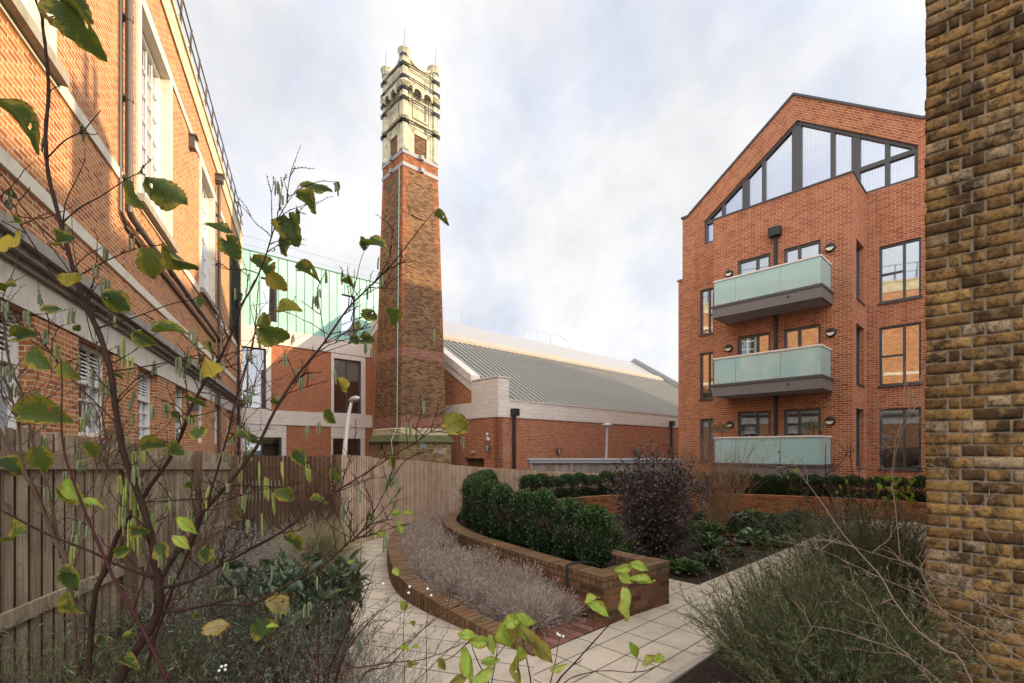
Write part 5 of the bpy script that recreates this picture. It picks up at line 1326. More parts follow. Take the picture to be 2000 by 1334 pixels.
bush('purple_shrub', 'large rounded shrub with dark purple leaves inside the ring planter', 'shrub', (2.42, 8.1, 0), .80, 1.82, 17000, .040, 'leaf_purple', stem_mat='bark_brown', nst=90, wid=1.2, low=-.08)
# bare twig shrubs
def twiggy(name, label, cat, loc, h, r, n, mat, group=None, rad=.006, sub=4, lean=(0, 0)):
    o = empty(name, tuple(loc), label, cat, group); az = RNG.random(n) * 6.283; rr = RNG.random(n) ** .6 * r / h
    d_ = np.stack([np.cos(az) * rr + lean[0], np.sin(az) * rr + lean[1], np.ones(n)], 1)
    pt = grow(np.array(loc) + np.stack([np.cos(az), np.sin(az), az * 0], 1) * .07, d_, h * (.6 + .45 * RNG.random(n)), 7, .25, -.2, .05); stems('stems', pt, rad, M[mat], o, n=4)
    idx = np.repeat(np.arange(n), sub); ps, tg = along(pt[idx], 1, .25, .85); s2 = grow(ps, tg + RNG.normal(size=ps.shape) * .38 + np.array([0, 0, .3]), h * .38 * (.4 + RNG.random(len(ps))), 6, .3, -.3, .06); stems('stems', s2, rad * .5, M[mat], o)
    idx = np.repeat(np.arange(len(s2)), 2); ps, tg = along(s2[idx], 1, .3, .9); s3 = grow(ps, tg + RNG.normal(size=ps.shape) * .5, h * .14 * (.4 + RNG.random(len(ps))), 4, .3, 0, .06); stems('stems', s3, rad * .3, M[mat], o)
    return o
twiggy('bare_shrub', 'bare tan twiggy shrub fanning up in front of the lowest balcony', 'shrub', (4.35, 10.2, 0), 2.15, .95, 60, 'twig_tan', rad=.007)
twiggy('bare_shrub', 'thin bare orange twigs rising behind the purple shrub', 'shrub', (3.3, 9.8, 0), 2.0, .75, 34, 'twig_tan', rad=.005)
# underplanting
def cover(name, label, poly, n, size, mat, h=.12, tmpl=T_SMALL, clump=True, kind='stuff'):
    P = np.array(poly); mn, mx_ = P.min(0), P.max(0); pts = []
    def inside(q):
        r = np.zeros(len(q), bool); j = len(P) - 1
        for i in range(len(P)):
            c = ((P[i, 1] > q[:, 1]) != (P[j, 1] > q[:, 1])) & (q[:, 0] < (P[j, 0] - P[i, 0]) * (q[:, 1] - P[i, 1]) / (P[j, 1] - P[i, 1] + 1e-9) + P[i, 0]); r ^= c; j = i
        return r
    cl = RNG.random((max(8, n // 160), 2)) * (mx_ - mn) + mn; cl = cl[inside(cl)]
    cs = .10 + .16 * RNG.random(len(cl)); k = RNG.integers(0, len(cl), n); a = RNG.random(n) * 6.283; r = RNG.random(n) ** .5
    q = cl[k] + np.stack([np.cos(a), np.sin(a)], 1) * (r * cs[k])[:, None]; ok = inside(q); q, k, r = q[ok], k[ok], r[ok]
    ht = h * (.5 + 1.0 * RNG.random(len(cl)))[k] * np.sqrt(np.maximum(0, 1 - r ** 2)) * (.4 + .6 * RNG.random(len(q)))
    pos = np.column_stack([q, ht + .01]); fw = np.column_stack([RNG.normal(size=(len(q), 2)), .4 + .3 * RNG.random(len(q))])
    tn = (RNG.random(len(cl)))[k] * .7 + RNG.random(len(q)) * .3
    o = leaves(name, pos, fw, size * (.6 + .8 * RNG.random(len(q))), M[mat], tmpl, None, up=np.tile([0, 0, 1.0], (len(q), 1)) + RNG.normal(size=(len(q), 3)) * .4, tone=tn); o['kind'] = kind; tag(o, label, 'ground cover'); return o
bedpoly = [(2.2, 6.75), (2.45, 6.45), (4.7, 8.6), (5.75, 9.65), (7.3, 11.1), (7.9, 12.0), (6.4, 13.3), (4.5, 13.6), (2.8, 13.3), (1.5, 12.0), (.6, 10.2), (.8, 8.0), (1.5, 6.9)]
cover('ground_cover', 'mixed low green ground cover in the middle of the ring bed', bedpoly, 15000, .05, 'leaf_cover', .16)
cover('leaf_litter', 'scattered dead leaves and mulch on the ring bed', bedpoly, 5000, .045, 'leaf_fallen', .02, T_SMALL)
CP = [((4.55, 9.1), .24, .26, 'pale round-leaved clump near the edge of the ring bed path', 'leaf_bergenia', T_ROUND, .10), ((5.0, 8.95), .16, .16, 'small pale round-leaved clump next to the path edge', 'leaf_bergenia', T_ROUND, .08), ((4.95, 10.6), .34, .36, 'spiky green clump in front of the orange planter wall', 'leaf_glossy', T_LANCE, .13), ((4.0, 9.8), .3, .36, 'green leafy clump right of the purple shrub', 'leaf_cover', T_LANCE, .12),
      ((3.5, 8.6), .28, .3, 'low green clump at the right foot of the purple shrub', 'leaf_cover', T_LANCE, .10), ((2.5, 7.0), .25, .2, 'low green clump by the end of the planter', 'leaf_cover', T_SMALL, .06), ((3.0, 7.3), .22, .26, 'leafy green clump at the path corner', 'leaf_glossy', T_LANCE, .09),
      ((5.9, 11.9), .32, .33, 'bright green clump against the orange planter wall', 'leaf_cover', T_LANCE, .11), ((1.75, 8.9), .35, .55, 'yellow-green shrub between hedge and purple shrub', 'leaf_cover', T_SMALL, .05)]
for (x, y), r, h, lbl, mt, tm, sz in CP:
    o = empty('leafy_plant', (x, y, 0), lbl, 'plant', 'leafy clumps in the ring bed'); n = int(90 + 500 * r * (3 if sz < .07 else 1)); az = RNG.random(n) * 6.283; rr = RNG.random(n) ** .6; tt = RNG.random(n)
    tip = np.stack([x + np.cos(az) * rr * r, y + np.sin(az) * rr * r, h * (1 - .5 * rr ** 2) * (.45 + .55 * tt)], 1)
    bs = np.stack([x + np.cos(az) * rr * r * .15, y + np.sin(az) * rr * r * .15, az * 0], 1); t5 = np.linspace(0, 1, 5)[None, :, None]; pth = bs[:, None] + (tip - bs)[:, None] * t5; pth[..., 2] += (np.sin(t5[..., 0] * math.pi) * .03)
    stems('stems', pth, .0025, M['leaf_cover'], o, tone=np.full(n, .3)); leaves('foliage', tip, np.stack([np.cos(az) * .8, np.sin(az) * .8, .15 + .3 * RNG.random(n)], 1) + RNG.normal(size=(n, 3)) * .3, sz * (.7 + .6 * RNG.random(n)), M[mt], tm, o, up=np.tile([0, 0, 1.], (n, 1)) + RNG.normal(size=(n, 3)) * .3)
for i, (x, y) in enumerate([(5.15, 9.75), (5.5, 10.1), (5.85, 10.45), (6.2, 10.8), (6.55, 11.15), (6.9, 11.5)]):
    bush('low_shrub', 'low dark evergreen shrub edging the ring bed, %s from the camera along the path' % ordn[i], 'shrub', (x, y, 0), .26, .36, 1900, .035, 'leaf_glossy', nst=24, srad=.003, group='low evergreens edging the ring bed')
# ================================================================ foreground planting
def lobed(seed, curl=.25, fold=.12, tooth=.03, prof=None, ns=16, nw=5, torn=.03):
    """a toothed, cupped, crumpled broad leaf, one unit long: vertices, faces, (u, v) of every vertex"""
    rr = random.Random(seed); prof = prof or [(0, .10), (.08, .30), (.22, .42), (.42, .47), (.58, .44), (.74, .34), (.86, .21), (.94, .09), (1, .0)]
    V, F, UV, rows = [], [], [], []
    ph = [rr.uniform(0, 6) for _ in range(4)]; lob = rr.uniform(.06, .12)
    for i in range(ns + 1):
        u = i / ns
        for (a, wa), (b, wb) in zip(prof[:-1], prof[1:]):
            if a <= u <= b: w_ = wa + (wb - wa) * (u - a) / (b - a)
        row = []
        for j in range(-nw, nw + 1):
            v = j / nw; e = abs(j) == nw; sg = 1 if i % 2 else -1
            ww = w_ + ((tooth * sg * rr.uniform(.4, 1.3)) if e and 0 < i < ns else 0) + (lob * math.sin(u * 7 + ph[0] + (2 if v > 0 else 0)) * .35 * w_)
            x = u + (tooth * .8 if e and 0 < i < ns else 0) - .13 * abs(v) * max(0, 1 - u * 5)
            lat = (u - abs(v) * .34) * 27
            z = fold * abs(v) ** 1.2 * math.sin(math.pi * min(1, u + .1)) - .022 * abs(math.sin(lat)) * min(1, 3 * abs(v)) * (1 if u < .95 else 0) - curl * u * u
            z += .07 * math.sin(3.1 * v + ph[1]) * math.sin(4 * u + ph[2]) + (.05 * math.sin(9 * u + ph[3]) * abs(v) ** 3) + rr.uniform(-.006, .006)
            row.append(len(V)); V.append((x, v * ww, z)); UV.append((u, v))
        rows.append(row)
    for i in range(ns):
        for j in range(2 * nw):
            if rr.random() < torn and (j in (0, 2 * nw - 1) or rr.random() < .25): continue
            F.append((rows[i][j], rows[i + 1][j], rows[i + 1][j + 1], rows[i][j + 1]))
    return V, F, UV
LV_ = [lobed(s, c, f) for s, c, f in ((1, .2, .22), (2, .5, .35), (3, -.25, .25), (4, .75, .5), (5, .4, -.35), (6, .1, .6), (7, .6, -.2), (8, .3, .45))]
LVD = [lobed(s, c, f, .007, [(0, .04), (.1, .16), (.25, .27), (.42, .31), (.6, .27), (.78, .16), (.9, .06), (1, 0)], 14, 4, .01) for s, c, f in ((11, .35, .2), (12, .7, .3), (13, -.15, .28), (14, .5, -.2))]
def big_leaves(name, lst, mat, parent, templates, seed=3):
    """lst of (position, length, tone, angle in the picture plane); every leaf hangs its own way"""
    rr = random.Random(seed); VV, TT, groups = [], [], {}
    allV = []; allF = []; allT = []; allU = []; n0 = 0
    for (p, L_, tone, ang) in lst:
        tv, tf, tuv = templates[rr.randrange(len(templates))]
        f = Vector((math.cos(ang), rr.uniform(-.8, .6), math.sin(ang))).normalized()
        nrm_ = Vector((rr.uniform(-.8, .8), -.8, rr.uniform(-.3, 1.2))); y = nrm_.cross(f).normalized(); z = f.cross(y)
        asp = rr.uniform(.85, 1.1)
        allU += tuv
        for v in tv: allV.append(tuple(p + (f * (v[0] - .5) + y * v[1] * asp + z * v[2]) * L_)); allT.append(min(1, max(0, tone)))
        allF += [tuple(i + n0 for i in q) for q in tf]; n0 += len(tv)
    o = np_mesh(name, np.array(allV), np.array(allF), M[mat], parent, np.array(allT), True); U = np.array(allU, dtype=np.float32)
    for k, nm in enumerate(('lu', 'lv')): o.data.attributes.new(nm, 'FLOAT', 'POINT').data.foreach_set('value', np.ascontiguousarray(U[:, k]))
    return o

def trace(pts, parent, mb, n=8, wig=0.0):
    """pts of (px, y, distance, radius in mm)"""
    P = smooth_poly([un(a, b, c) for a, b, c, _ in pts], 4); r0 = [q[3] for q in pts]; rad = []
    for i in range(len(P)):
        t = i / 4; k = min(int(t), len(r0) - 2); f = min(1, t - k); rad.append((r0[k] + (r0[k + 1] - r0[k]) * f) / 1000 * (1 + .10 * math.sin(i * 2.3)))
    if wig: P = [p + Vector((random.uniform(-wig, wig), random.uniform(-wig, wig), random.uniform(-wig, wig))) for p in P]
    mb.tube(P, rad, n); return P
def dep(pts, Y0, Y1, r0, r1):
    r0 *= .8; r1 *= .75
    n = len(pts); return [(a, b, Y0 + (Y1 - Y0) * i / (n - 1), r0 + (r1 - r0) * i / (n - 1)) for i, (a, b) in enumerate(pts)]

def catkins(name, spots, mat, parent, hang=(.03, .055), rad=.0032, per=(2, 5), loose=.35):
    V = []; F = []; T = []; n = 5
    for sp in spots:
        p = sp if isinstance(sp, Vector) else sp[0]; hh = hang if isinstance(sp, Vector) else sp[1]
        for _ in range(random.randint(*per)):
            L_ = random.uniform(*hh); q = p + Vector((random.uniform(-.006, .006), random.uniform(-.008, .008), random.uniform(-.004, .004))); d = Vector((random.uniform(-loose, loose), random.uniform(-loose, loose), random.uniform(-.2, .1)))
            K = max(8, int(L_ / .0045)); b0 = len(V); tn = random.random(); cur = q.copy()
            for k in range(K + 1):
                t = k / K; dr = (d * (1 - t) ** 2 + Vector((0, 0, -1))).normalized(); cur = cur + dr * L_ / K
                r = rad * min(1, .35 + 4 * t) * (1 if t < .93 else .55) * (1.18 if k % 2 else .86)
                for j in range(n): a = 2 * math.pi * (j + .5 * (k % 2)) / n; V.append((cur.x + r * math.cos(a), cur.y + r * math.sin(a), cur.z)); T.append(tn)
            for k in range(K):
                for j in range(n): F.append((b0 + k * n + j, b0 + k * n + (j + 1) % n, b0 + (k + 1) * n + (j + 1) % n, b0 + (k + 1) * n + j))
    return np_mesh(name, np.array(V), np.array(F), M[mat], parent, np.array(T), True)

def twigs_from(P, count, length, mb, out_list, lean=(0, 0, .25), r0=.0019, seed=1, zig=.03):
    """side twigs with knuckled buds, growing from the polyline P"""
    rr = random.Random(seed)
    for _ in range(count):
        i = rr.randrange(2, len(P) - 1); p = P[i]; t = (P[i] - P[i - 1]).normalized(); d = (t * .5 + Vector((rr.uniform(-1, 1), rr.uniform(-.5, .8), rr.uniform(-.7, .9))) + Vector(lean)).normalized()
        L_ = length * rr.uniform(.35, 1.2); K = 7; pts = [p]; dd_ = d
        for k in range(K):
            dd_ = (dd_ + Vector((rr.uniform(-1, 1), rr.uniform(-1, 1), rr.uniform(-1, 1))) * .22).normalized(); pts.append(pts[-1] + dd_ * L_ / K)
        mb.tube(pts, [r0 * (1 - .65 * k / K) * (1.25 if k % 2 else .9) for k in range(K + 1)], 5, cap=False); out_list.append(pts)
        for k in range(2, K):
            b_ = pts[k]; mb.tube([b_, b_ + Vector((rr.uniform(-1, 1), rr.uniform(-1, 1), rr.uniform(0, 1))) * .005], [.0022, .0008], 4, cap=False)

# ---- the near hazel
hz = empty('hazel_tree', tuple(un(215, 2010, 1.5)), 'near hazel with dark stems, drooping catkins and big ragged leaves, filling the left foreground', 'tree')
tr = MB(); tw = []
trunk = [(205, 2010, 1.50, 19), (215, 1500, 1.5, 17), (232, 1334, 1.5, 16), (300, 1216, 1.5, 15), (311, 1152, 1.5, 14), (300, 1089, 1.5, 11.5), (289, 1021, 1.5, 11), (259, 935, 1.5, 10.5), (240, 879, 1.5, 10), (225, 793, 1.5, 9.5), (217, 730, 1.5, 9.5), (195, 655, 1.52, 9), (165, 591, 1.53, 8.5), (148, 542, 1.54, 8), (127, 467, 1.55, 7.2), (109, 400, 1.56, 7), (94, 337, 1.57, 6.5), (89, 262, 1.58, 6.3), (95, 180, 1.6, 6), (89, 94, 1.6, 5.5), (83, 45, 1.6, 5), (87, 0, 1.6, 4.5), (92, -90, 1.62, 3.5)]
H1 = trace([(p_, q_, y_, r_ * .85) for p_, q_, y_, r_ in trunk], hz, tr, 12)
BR = [dep([(311, 1140), (337, 1093), (375, 1044), (393, 1006), (442, 950), (500, 875), (536, 804), (577, 738), (631, 672), (680, 602), (721.5, 561), (763, 519.5), (796, 478), (824.6, 441), (847, 414)], 1.5, 1.95, 9.5, 1.6),
      dep([(313, 1148), (345, 1142), (375, 1134), (400, 1122), (431, 1104), (472, 1082), (545, 1042), (589, 1010), (654, 962), (708, 928), (763, 893), (828, 853), (868, 822)], 1.5, 1.85, 7.5, 1.8),
      dep([(306, 1192), (350, 1193), (410, 1181), (487, 1180), (535, 1157), (575, 1135), (635, 1100), (665, 1075), (701, 1042), (723, 1013), (752, 960), (774, 922)], 1.5, 1.7, 6.5, 1.5),
      dep([(665, 1075), (700, 1045), (735, 1012), (760, 985), (790, 974)], 1.62, 1.7, 2.2, 1.3),
      dep([(170, 2000), (165, 1500), (172, 1330), (176, 1254), (187, 1156), (206, 1115), (232, 1040), (266, 995), (296, 946), (330, 898), (356, 845), (369, 805), (384, 775), (405, 737), (431, 696), (450, 655), (468, 602), (494, 559), (516, 508), (534, 451), (545, 424), (560, 398), (578, 372)], 1.6, 1.75, 12, 1.4),
      dep([(266, 995), (240, 935), (262, 900)], 1.62, 1.6, 3, 2),
      dep([(122, 435), (157, 405), (199, 382), (259, 343), (285, 341)], 1.55, 1.5, 3.2, 1.4),
      dep([(94, 307), (127, 274), (161, 257), (176, 240), (197, 215)], 1.57, 1.52, 2.8, 1.5),
      dep([(152, 540), (217, 505), (277, 482), (322, 479)], 1.54, 1.5, 2.8, 1.2),
      dep([(193, 640), (259, 621), (337, 593), (382, 586)], 1.52, 1.58, 3, 1.2),
      dep([(223, 725), (311, 711), (375, 696), (405, 694)], 1.5, 1.6, 3, 1.2),
      dep([(126, 488), (72, 436), (43, 403), (18, 360), (-5, 330)], 1.55, 1.5, 3.4, 2),
      dep([(157, 594), (110, 547), (65, 477), (40, 439), (11, 400), (-8, 375)], 1.53, 1.6, 3.2, 2),
      dep([(232, 830), (190, 790), (140, 740), (100, 690), (50, 640), (0, 610)], 1.5, 1.56, 3, 1.4),
      dep([(205, 690), (180, 660), (158, 560), (143, 480), (140, 400)], 1.55, 1.7, 2.4, 1.2),
      dep([(577, 735), (552, 676)], 1.75, 1.75, 2, 1.2), dep([(563, 768), (600, 755), (647, 742)], 1.75, 1.72, 2, 1.1), dep([(616, 697), (650, 682), (705, 664)], 1.78, 1.75, 2, 1.2),
      dep([(635, 664), (624, 598), (619, 562)], 1.8, 1.8, 2, 1), dep([(684, 598), (693, 560), (704, 510), (715, 482)], 1.85, 1.85, 2.2, 1.2), dep([(666, 635), (707, 618)], 1.83, 1.83, 1.8, 1), dep([(709, 577), (760, 550), (802, 528)], 1.87, 1.87, 2.2, 1.1),
      dep([(415, 990), (478, 965), (545, 950), (590, 944)], 1.6, 1.7, 2, 1), dep([(280, 980), (400, 975), (475, 968)], 1.5, 1.55, 2.4, 1.2),
      dep([(0, 995), (94, 1044), (180, 1078), (221, 1100), (300, 1130)], 1.4, 1.5, 3.4, 5.5),
      dep([(497, 546), (460, 631), (440, 700), (410, 760)], 1.72, 1.7, 1.6, 1.6), dep([(505, 548), (503, 580), (494, 674), (478, 720), (455, 800), (446, 845), (416, 946), (397, 1003), (360, 1096), (330, 1171), (285, 1321), (270, 1600), (262, 1900)], 1.9, 1.9, 1.6, 9)]
PB = [trace(b, hz, tr, 9) for b in BR]
tr.build('trunk', M['bark_hazel'], hz, True)
tb = MB(); allt = []
for i, P in enumerate(PB):
    if len(P) > 20: twigs_from(P[6:], int(len(P) * .6), .19, tb, allt, seed=i)
    else: twigs_from(P, 2, .08, tb, allt, seed=i)
twigs_from(H1[8:], 30, .24, tb, allt, seed=90); base_t = list(allt)
for i, P in enumerate(base_t[:130]): twigs_from(P, 2, .08, tb, allt, r0=.0015, seed=200 + i)
tb.build('twigs', M['bark_hazel'], hz, True)
LFS = [(140, 40, 52, .3, 5.2), (150, 10, 30, .1, 5.9), (45, 235, 44, .25, 5.8), (30, 480, 46, .75, 5.4), (262, 382, 34, .45, 5.0), (324, 366, 46, .35, 5.9), (296, 512, 32, .5, 5.0), (352, 508, 38, .12, 5.3), (125, 468, 24, .08, .3), (128, 532, 28, .68, 3.1), (92, 598, 17, .15, .4), (228, 590, 30, .1, 5.5), (332, 640, 32, .3, .4), (405, 714, 30, .75, 5.4), (285, 662, 24, .15, 5.7), (375, 790, 26, .25, 5.2), (52, 655, 26, .05, .2), (75, 702, 40, .4, 5.7), (85, 808, 44, .45, .15), (18, 562, 24, .2, .3), (22, 912, 26, .1, 5.8), (80, 898, 30, .42, 5.0), (300, 868, 26, .15, .4), (345, 885, 34, .12, .1), (390, 850, 28, .35, 5.4), (143, 725, 26, .55, 5.2),
       (128, 972, 26, .3, 4.9), (35, 1045, 36, .48, .5), (145, 968, 22, .35, .2), (395, 905, 0, 0, 0), (320, 1080, 28, .25, 5.6), (405, 1083, 20, .2, 4.6), (152, 1180, 32, .3, 4.9), (137, 1133, 24, .2, 5.5), (135, 1115, 18, .3, .1), (430, 452, 30, .2, 5.9), (455, 488, 28, .12, 5.3), (568, 448, 38, .22, 5.0), (545, 470, 26, .05, 4.6), (612, 352, 32, .12, .3), (600, 395, 28, .28, 5.8), (512, 530, 32, .15, 5.5), (542, 552, 24, .8, 5.3), (605, 530, 28, .12, .1), (560, 600, 28, .62, .3), (520, 622, 20, .35, 5.0), (535, 652, 36, .4, 5.9), (732, 472, 30, .15, .1), (712, 478, 14, .2, 4.6), (860, 423, 17, .25, 6.0), (723, 616, 20, .4, 6.0), (768, 620, 24, .3, 5.2), (720, 665, 20, .25, 6.1), (665, 752, 20, .7, 5.2), (645, 815, 20, .2, 5.1), (585, 897, 22, .05, 5.5), (558, 965, 24, .45, 5.7), (655, 932, 18, .35, 5.2), (567, 1065, 28, .15, 5.2), (545, 1182, 32, .92, 5.6), (512, 1216, 36, .25, 6.2), (418, 1224, 26, .95, .3), (892, 830, 34, .6, 5.9), (475, 850, 16, .3, .2), (30, 430, 14, .2, 6.1), (250, 1245, 14, .35, .2), (250, 1290, 22, .3, .4), (350, 1030, 0, 0, 0), (240, 1075, 16, .3, .2), (345, 1140, 0, 0, 0), (620, 975, 16, .35, .3), (470, 1000, 14, .3, 5.5), (180, 880, 22, .5, 5.3)]
ll = []
for px, y, r, tone, ang in LFS:
    if r == 0: continue
    Y = 1.45 + (.30 if px > 420 else 0) + (.1 if px > 650 else 0); ll.append((un(px, y, Y), 1.5 * r * Y / FPX, tone, ang))
rq = random.Random(5)
for P in base_t[::9]: ll.append((P[-1] + Vector((0, 0, -.015)), rq.uniform(.025, .042), rq.random() * .35, rq.uniform(4.4, 6.2)))
big_leaves('leaves', ll, 'leaf_hazel', hz, LV_)
cs = []
for px, y, Y in [(620, 560, 1.8), (616, 575, 1.8), (740, 500, 1.85), (655, 720, 1.75), (620, 820, 1.75), (600, 830, 1.75), (400, 700, 1.58), (375, 640, 1.58), (380, 650, 1.58), (205, 480, 1.5), (258, 455, 1.52), (80, 570, 1.5), (15, 590, 1.5), (55, 605, 1.5), (85, 640, 1.5), (370, 690, 1.6), (395, 720, 1.6), (300, 700, 1.55), (295, 790, 1.55), (270, 640, 1.5), (500, 640, 1.7), (480, 850, 1.8), (440, 880, 1.8), (850, 640, 1.85), (730, 680, 1.85), (560, 1180, 1.65), (600, 1175, 1.65), (540, 1180, 1.6), (765, 925, 1.8), (775, 930, 1.8), (755, 940, 1.8), (675, 960, 1.7), (700, 955, 1.75), (880, 830, 1.85), (905, 850, 1.85), (480, 830, 1.9), (460, 560, 1.75), (150, 1015, 1.5), (90, 950, 1.5), (70, 760, 1.5), (170, 800, 1.5), (210, 740, 1.5), (130, 440, 1.5), (10, 470, 1.5)]: cs.append(un(px, y, Y))
cs += [p[-1] for p in base_t[::6]] + [p[4] for p in base_t[1::9]]
for q in cs[:66]: catkins('catkin_cluster', [q], 'catkin_green', hz)
catkins('catkins', cs[66:], 'catkin_green', hz)['kind'] = 'stuff'
cy = []
for px, y, L_ in [(243, 655, .17), (252, 690, .12), (113, 670, .15), (120, 700, .13), (158, 812, .07), (235, 925, .12), (245, 930, .2), (255, 935, .22), (262, 945, .25), (272, 950, .2), (240, 985, .15), (285, 990, .2), (255, 1010, .2), (268, 1030, .15), (490, 870, .1), (505, 900, .12), (520, 930, .16), (470, 905, .16), (550, 900, .1), (300, 1000, .12), (330, 960, .1), (515, 1000, .12), (480, 960, .12), (600, 905, .1), (604, 912, .08), (410, 950, .1), (278, 870, .12), (265, 880, .12), (145, 1040, .1), (150, 1060, .12), (535, 960, .12), (570, 950, .09)]:
    cy.append((un(px, y, 1.55 + (.2 if px > 420 else 0) + random.uniform(-.05, .15)), (L_ * .35, L_ * .75)))
for q in cy: catkins('long_catkin_cluster', [q], 'catkin_yellow', hz, rad=.0034, per=(2, 4), loose=.15)

# ---- second hazel, further left and behind
h2 = empty('hazel_tree', tuple(un(140, 1700, 2.0)), 'second hazel, a clump of bare leaning stems at the left edge before the fence', 'tree')
m = MB(); P2 = []
for b in [dep([(150, 1750), (150, 1334), (131, 1111), (109, 1059), (90, 1010), (71, 965), (37, 909), (11, 864), (-10, 820)], 2.0, 1.95, 13, 7), dep([(109, 1059), (75, 975), (45, 909), (36, 834), (22, 775), (0, 715)], 1.98, 1.9, 7, 4), dep([(120, 1090), (95, 960), (69, 883), (45, 775), (19, 711), (7, 625), (-6, 560)], 2.0, 1.9, 8, 4.5), dep([(128, 1100), (150, 1000), (185, 940), (195, 870), (193, 800), (192, 700), (180, 620)], 2.05, 2.1, 4, 1.8), dep([(135, 1130), (180, 1010), (205, 940), (215, 850)], 2.05, 2.15, 4, 2), dep([(262, 1750), (265, 1500), (290, 1334), (345, 1150), (385, 1040), (430, 900), (470, 760), (505, 620)], 2.3, 2.4, 11, 3), dep([(262, 1750), (300, 1500), (330, 1300), (370, 1150), (440, 960), (480, 800), (540, 640)], 2.4, 2.5, 8, 2)]: P2.append(trace(b, h2, m, 8))
m.build('trunk', M['bark_brown'], h2, True)
m = MB(); t2 = []
for i, P in enumerate(P2): twigs_from(P[6:], 16, .34, m, t2, r0=.0019, seed=300 + i)
for i, P in enumerate(list(t2)): twigs_from(P, 2, .12, m, t2, r0=.0014, seed=400 + i)
m.build('twigs', M['bark_brown'], h2, True)
for P in t2[::4][:90]: catkins('catkin_cluster', [P[-1]], 'catkin_green', h2)

# ---- red stemmed dogwoods
dg = empty('dogwood', tuple(un(420, 1900, 1.25)), 'tall dark red dogwood stem crossing the hazel at the lower left', 'shrub')
m = MB(); pr_ = [trace(dep([(420, 1900), (360, 1500), (326, 1334), (296, 1265), (270, 1213), (232, 1149), (202, 1085), (172, 1014), (150, 958), (127, 890), (120, 834), (121, 760), (119, 700)], 1.25, 1.3, 7.5, 2), dg, m, 9), trace(dep([(270, 1213), (262, 1190), (290, 1105), (305, 1045), (318, 1018)], 1.28, 1.3, 3, 1.4), dg, m, 7),
             trace(dep([(326, 1334), (345, 1300), (395, 1268), (440, 1230), (462, 1205)], 1.3, 1.35, 3, 1.6), dg, m, 7), trace(dep([(520, 1420), (510, 1334), (525, 1290), (532, 1225)], 1.4, 1.4, 3, 1.4), dg, m, 7)]
m.build('stem', M['bark_red'], dg, True)
big_leaves('leaves', [(un(365, 1026, 1.3), .055, .42, 5.6), (un(355, 1060, 1.3), .05, .55, 5.7), (un(182, 980, 1.3), .048, .3, .05), (un(140, 960, 1.3), .075, .1, 5.4), (un(532, 1222, 1.4), .03, .2, .2)], 'leaf_dog', dg, LVD)
d2 = empty('dogwood', tuple(un(1050, 1750, 1.9)), 'low dogwood with dark red stems and limp lime green leaves over the paving', 'shrub')
m = MB(); D = [[(1050, 1750), (1065, 1400), (1088, 1334), (1122, 1295), (1177, 1234), (1210, 1195), (1224, 1168), (1228, 1135)], [(1065, 1400), (1102, 1334), (1150, 1314), (1190, 1310), (1235, 1313), (1244, 1300), (1248, 1286)], [(1235, 1313), (1262, 1310), (1278, 1302)], [(1050, 1750), (1040, 1400), (1037, 1334), (1025, 1270), (1015, 1220)], [(1030, 1500), (975, 1360), (955, 1334), (928, 1280), (919, 1250)], [(960, 1334), (968, 1290), (975, 1240)], [(1160, 1232), (1158, 1200), (1153, 1178)], [(1075, 1334), (1085, 1290), (1093, 1242)], [(1120, 1298), (1133, 1292), (1135, 1283)], [(919, 1250), (880, 1285), (850, 1290)]]
for q in D: trace(dep(q, 1.9, 1.95, 6 if q[0][1] > 1450 else 3, 1.6), d2, m, 8)
m.build('stem', M['bark_red'], d2, True)
DL = [(1222, 1110, 20, .35, .15), (1250, 1106, 18, .3, 6.1), (1226, 1127, 20, .45, 5.7), (1252, 1138, 24, .4, 6.1), (1236, 1182, 34, .5, 5.0), (1158, 1167, 20, .4, .5), (1172, 1189, 24, .35, 5.9), (1003, 1211, 24, .35, .5), (1034, 1205, 24, .3, 5.9), (1025, 1233, 26, .3, 5.2), (986, 1246, 30, .15, 4.9), (1033, 1258, 30, .95, 5.1), (1013, 1290, 34, .35, 4.8), (1015, 1312, 28, .92, 4.9), (1061, 1271, 30, .95, 5.5), (921, 1296, 34, .3, 5.2), (915, 1241, 22, .3, .2), (942, 1254, 24, .4, 6.1), (962, 1262, 22, .5, 4.9), (946, 1320, 26, .5, .6), (868, 1300, 18, .95, 5.2), (1240, 1272, 18, .0, 5.3), (1272, 1293, 22, .85, .2), (1290, 1285, 16, .2, .3), (1090, 1306, 16, .7, .4), (900, 1325, 22, .95, .4), (960, 1290, 20, .2, .1), (1012, 1242, 26, .95, 5)]
big_leaves('leaves', [(un(a, b, 1.9), 1.8 * c * 1.9 / FPX, d, e) for a, b, c, d, e in DL], 'leaf_dog', d2, LVD, 8)
d3 = empty('dogwood', tuple(un(650, 1600, 2.1)), 'thin upright red dogwood stems beside the path with a yellow leaf', 'shrub')
m = MB(); Q = []
for q in [[(632, 1550), (632, 1333), (652, 1290), (676, 1231), (695, 1160), (704, 1095), (706, 1050)], [(640, 1550), (640, 1334), (670, 1250), (700, 1190), (725, 1130), (733, 1100)], [(640, 1450), (661, 1303), (700, 1304), (763, 1294), (821, 1289), (870, 1272), (900, 1256)], [(645, 1400), (668, 1290), (720, 1215), (777, 1170)], [(622, 1450), (622, 1280), (624, 1200), (628, 1150)], [(660, 1500), (655, 1334), (690, 1240), (745, 1190)], [(650, 1550), (700, 1334), (760, 1300), (800, 1255), (860, 1200), (905, 1180)], [(640, 1500), (600, 1334), (615, 1200)]]: Q.append(trace(dep(q, 2.1, 2.15, 4.5, 1.4), d3, m, 7))
for i, P in enumerate(Q): twigs_from(P, 3, .16, m, [], r0=.0015, seed=500 + i)
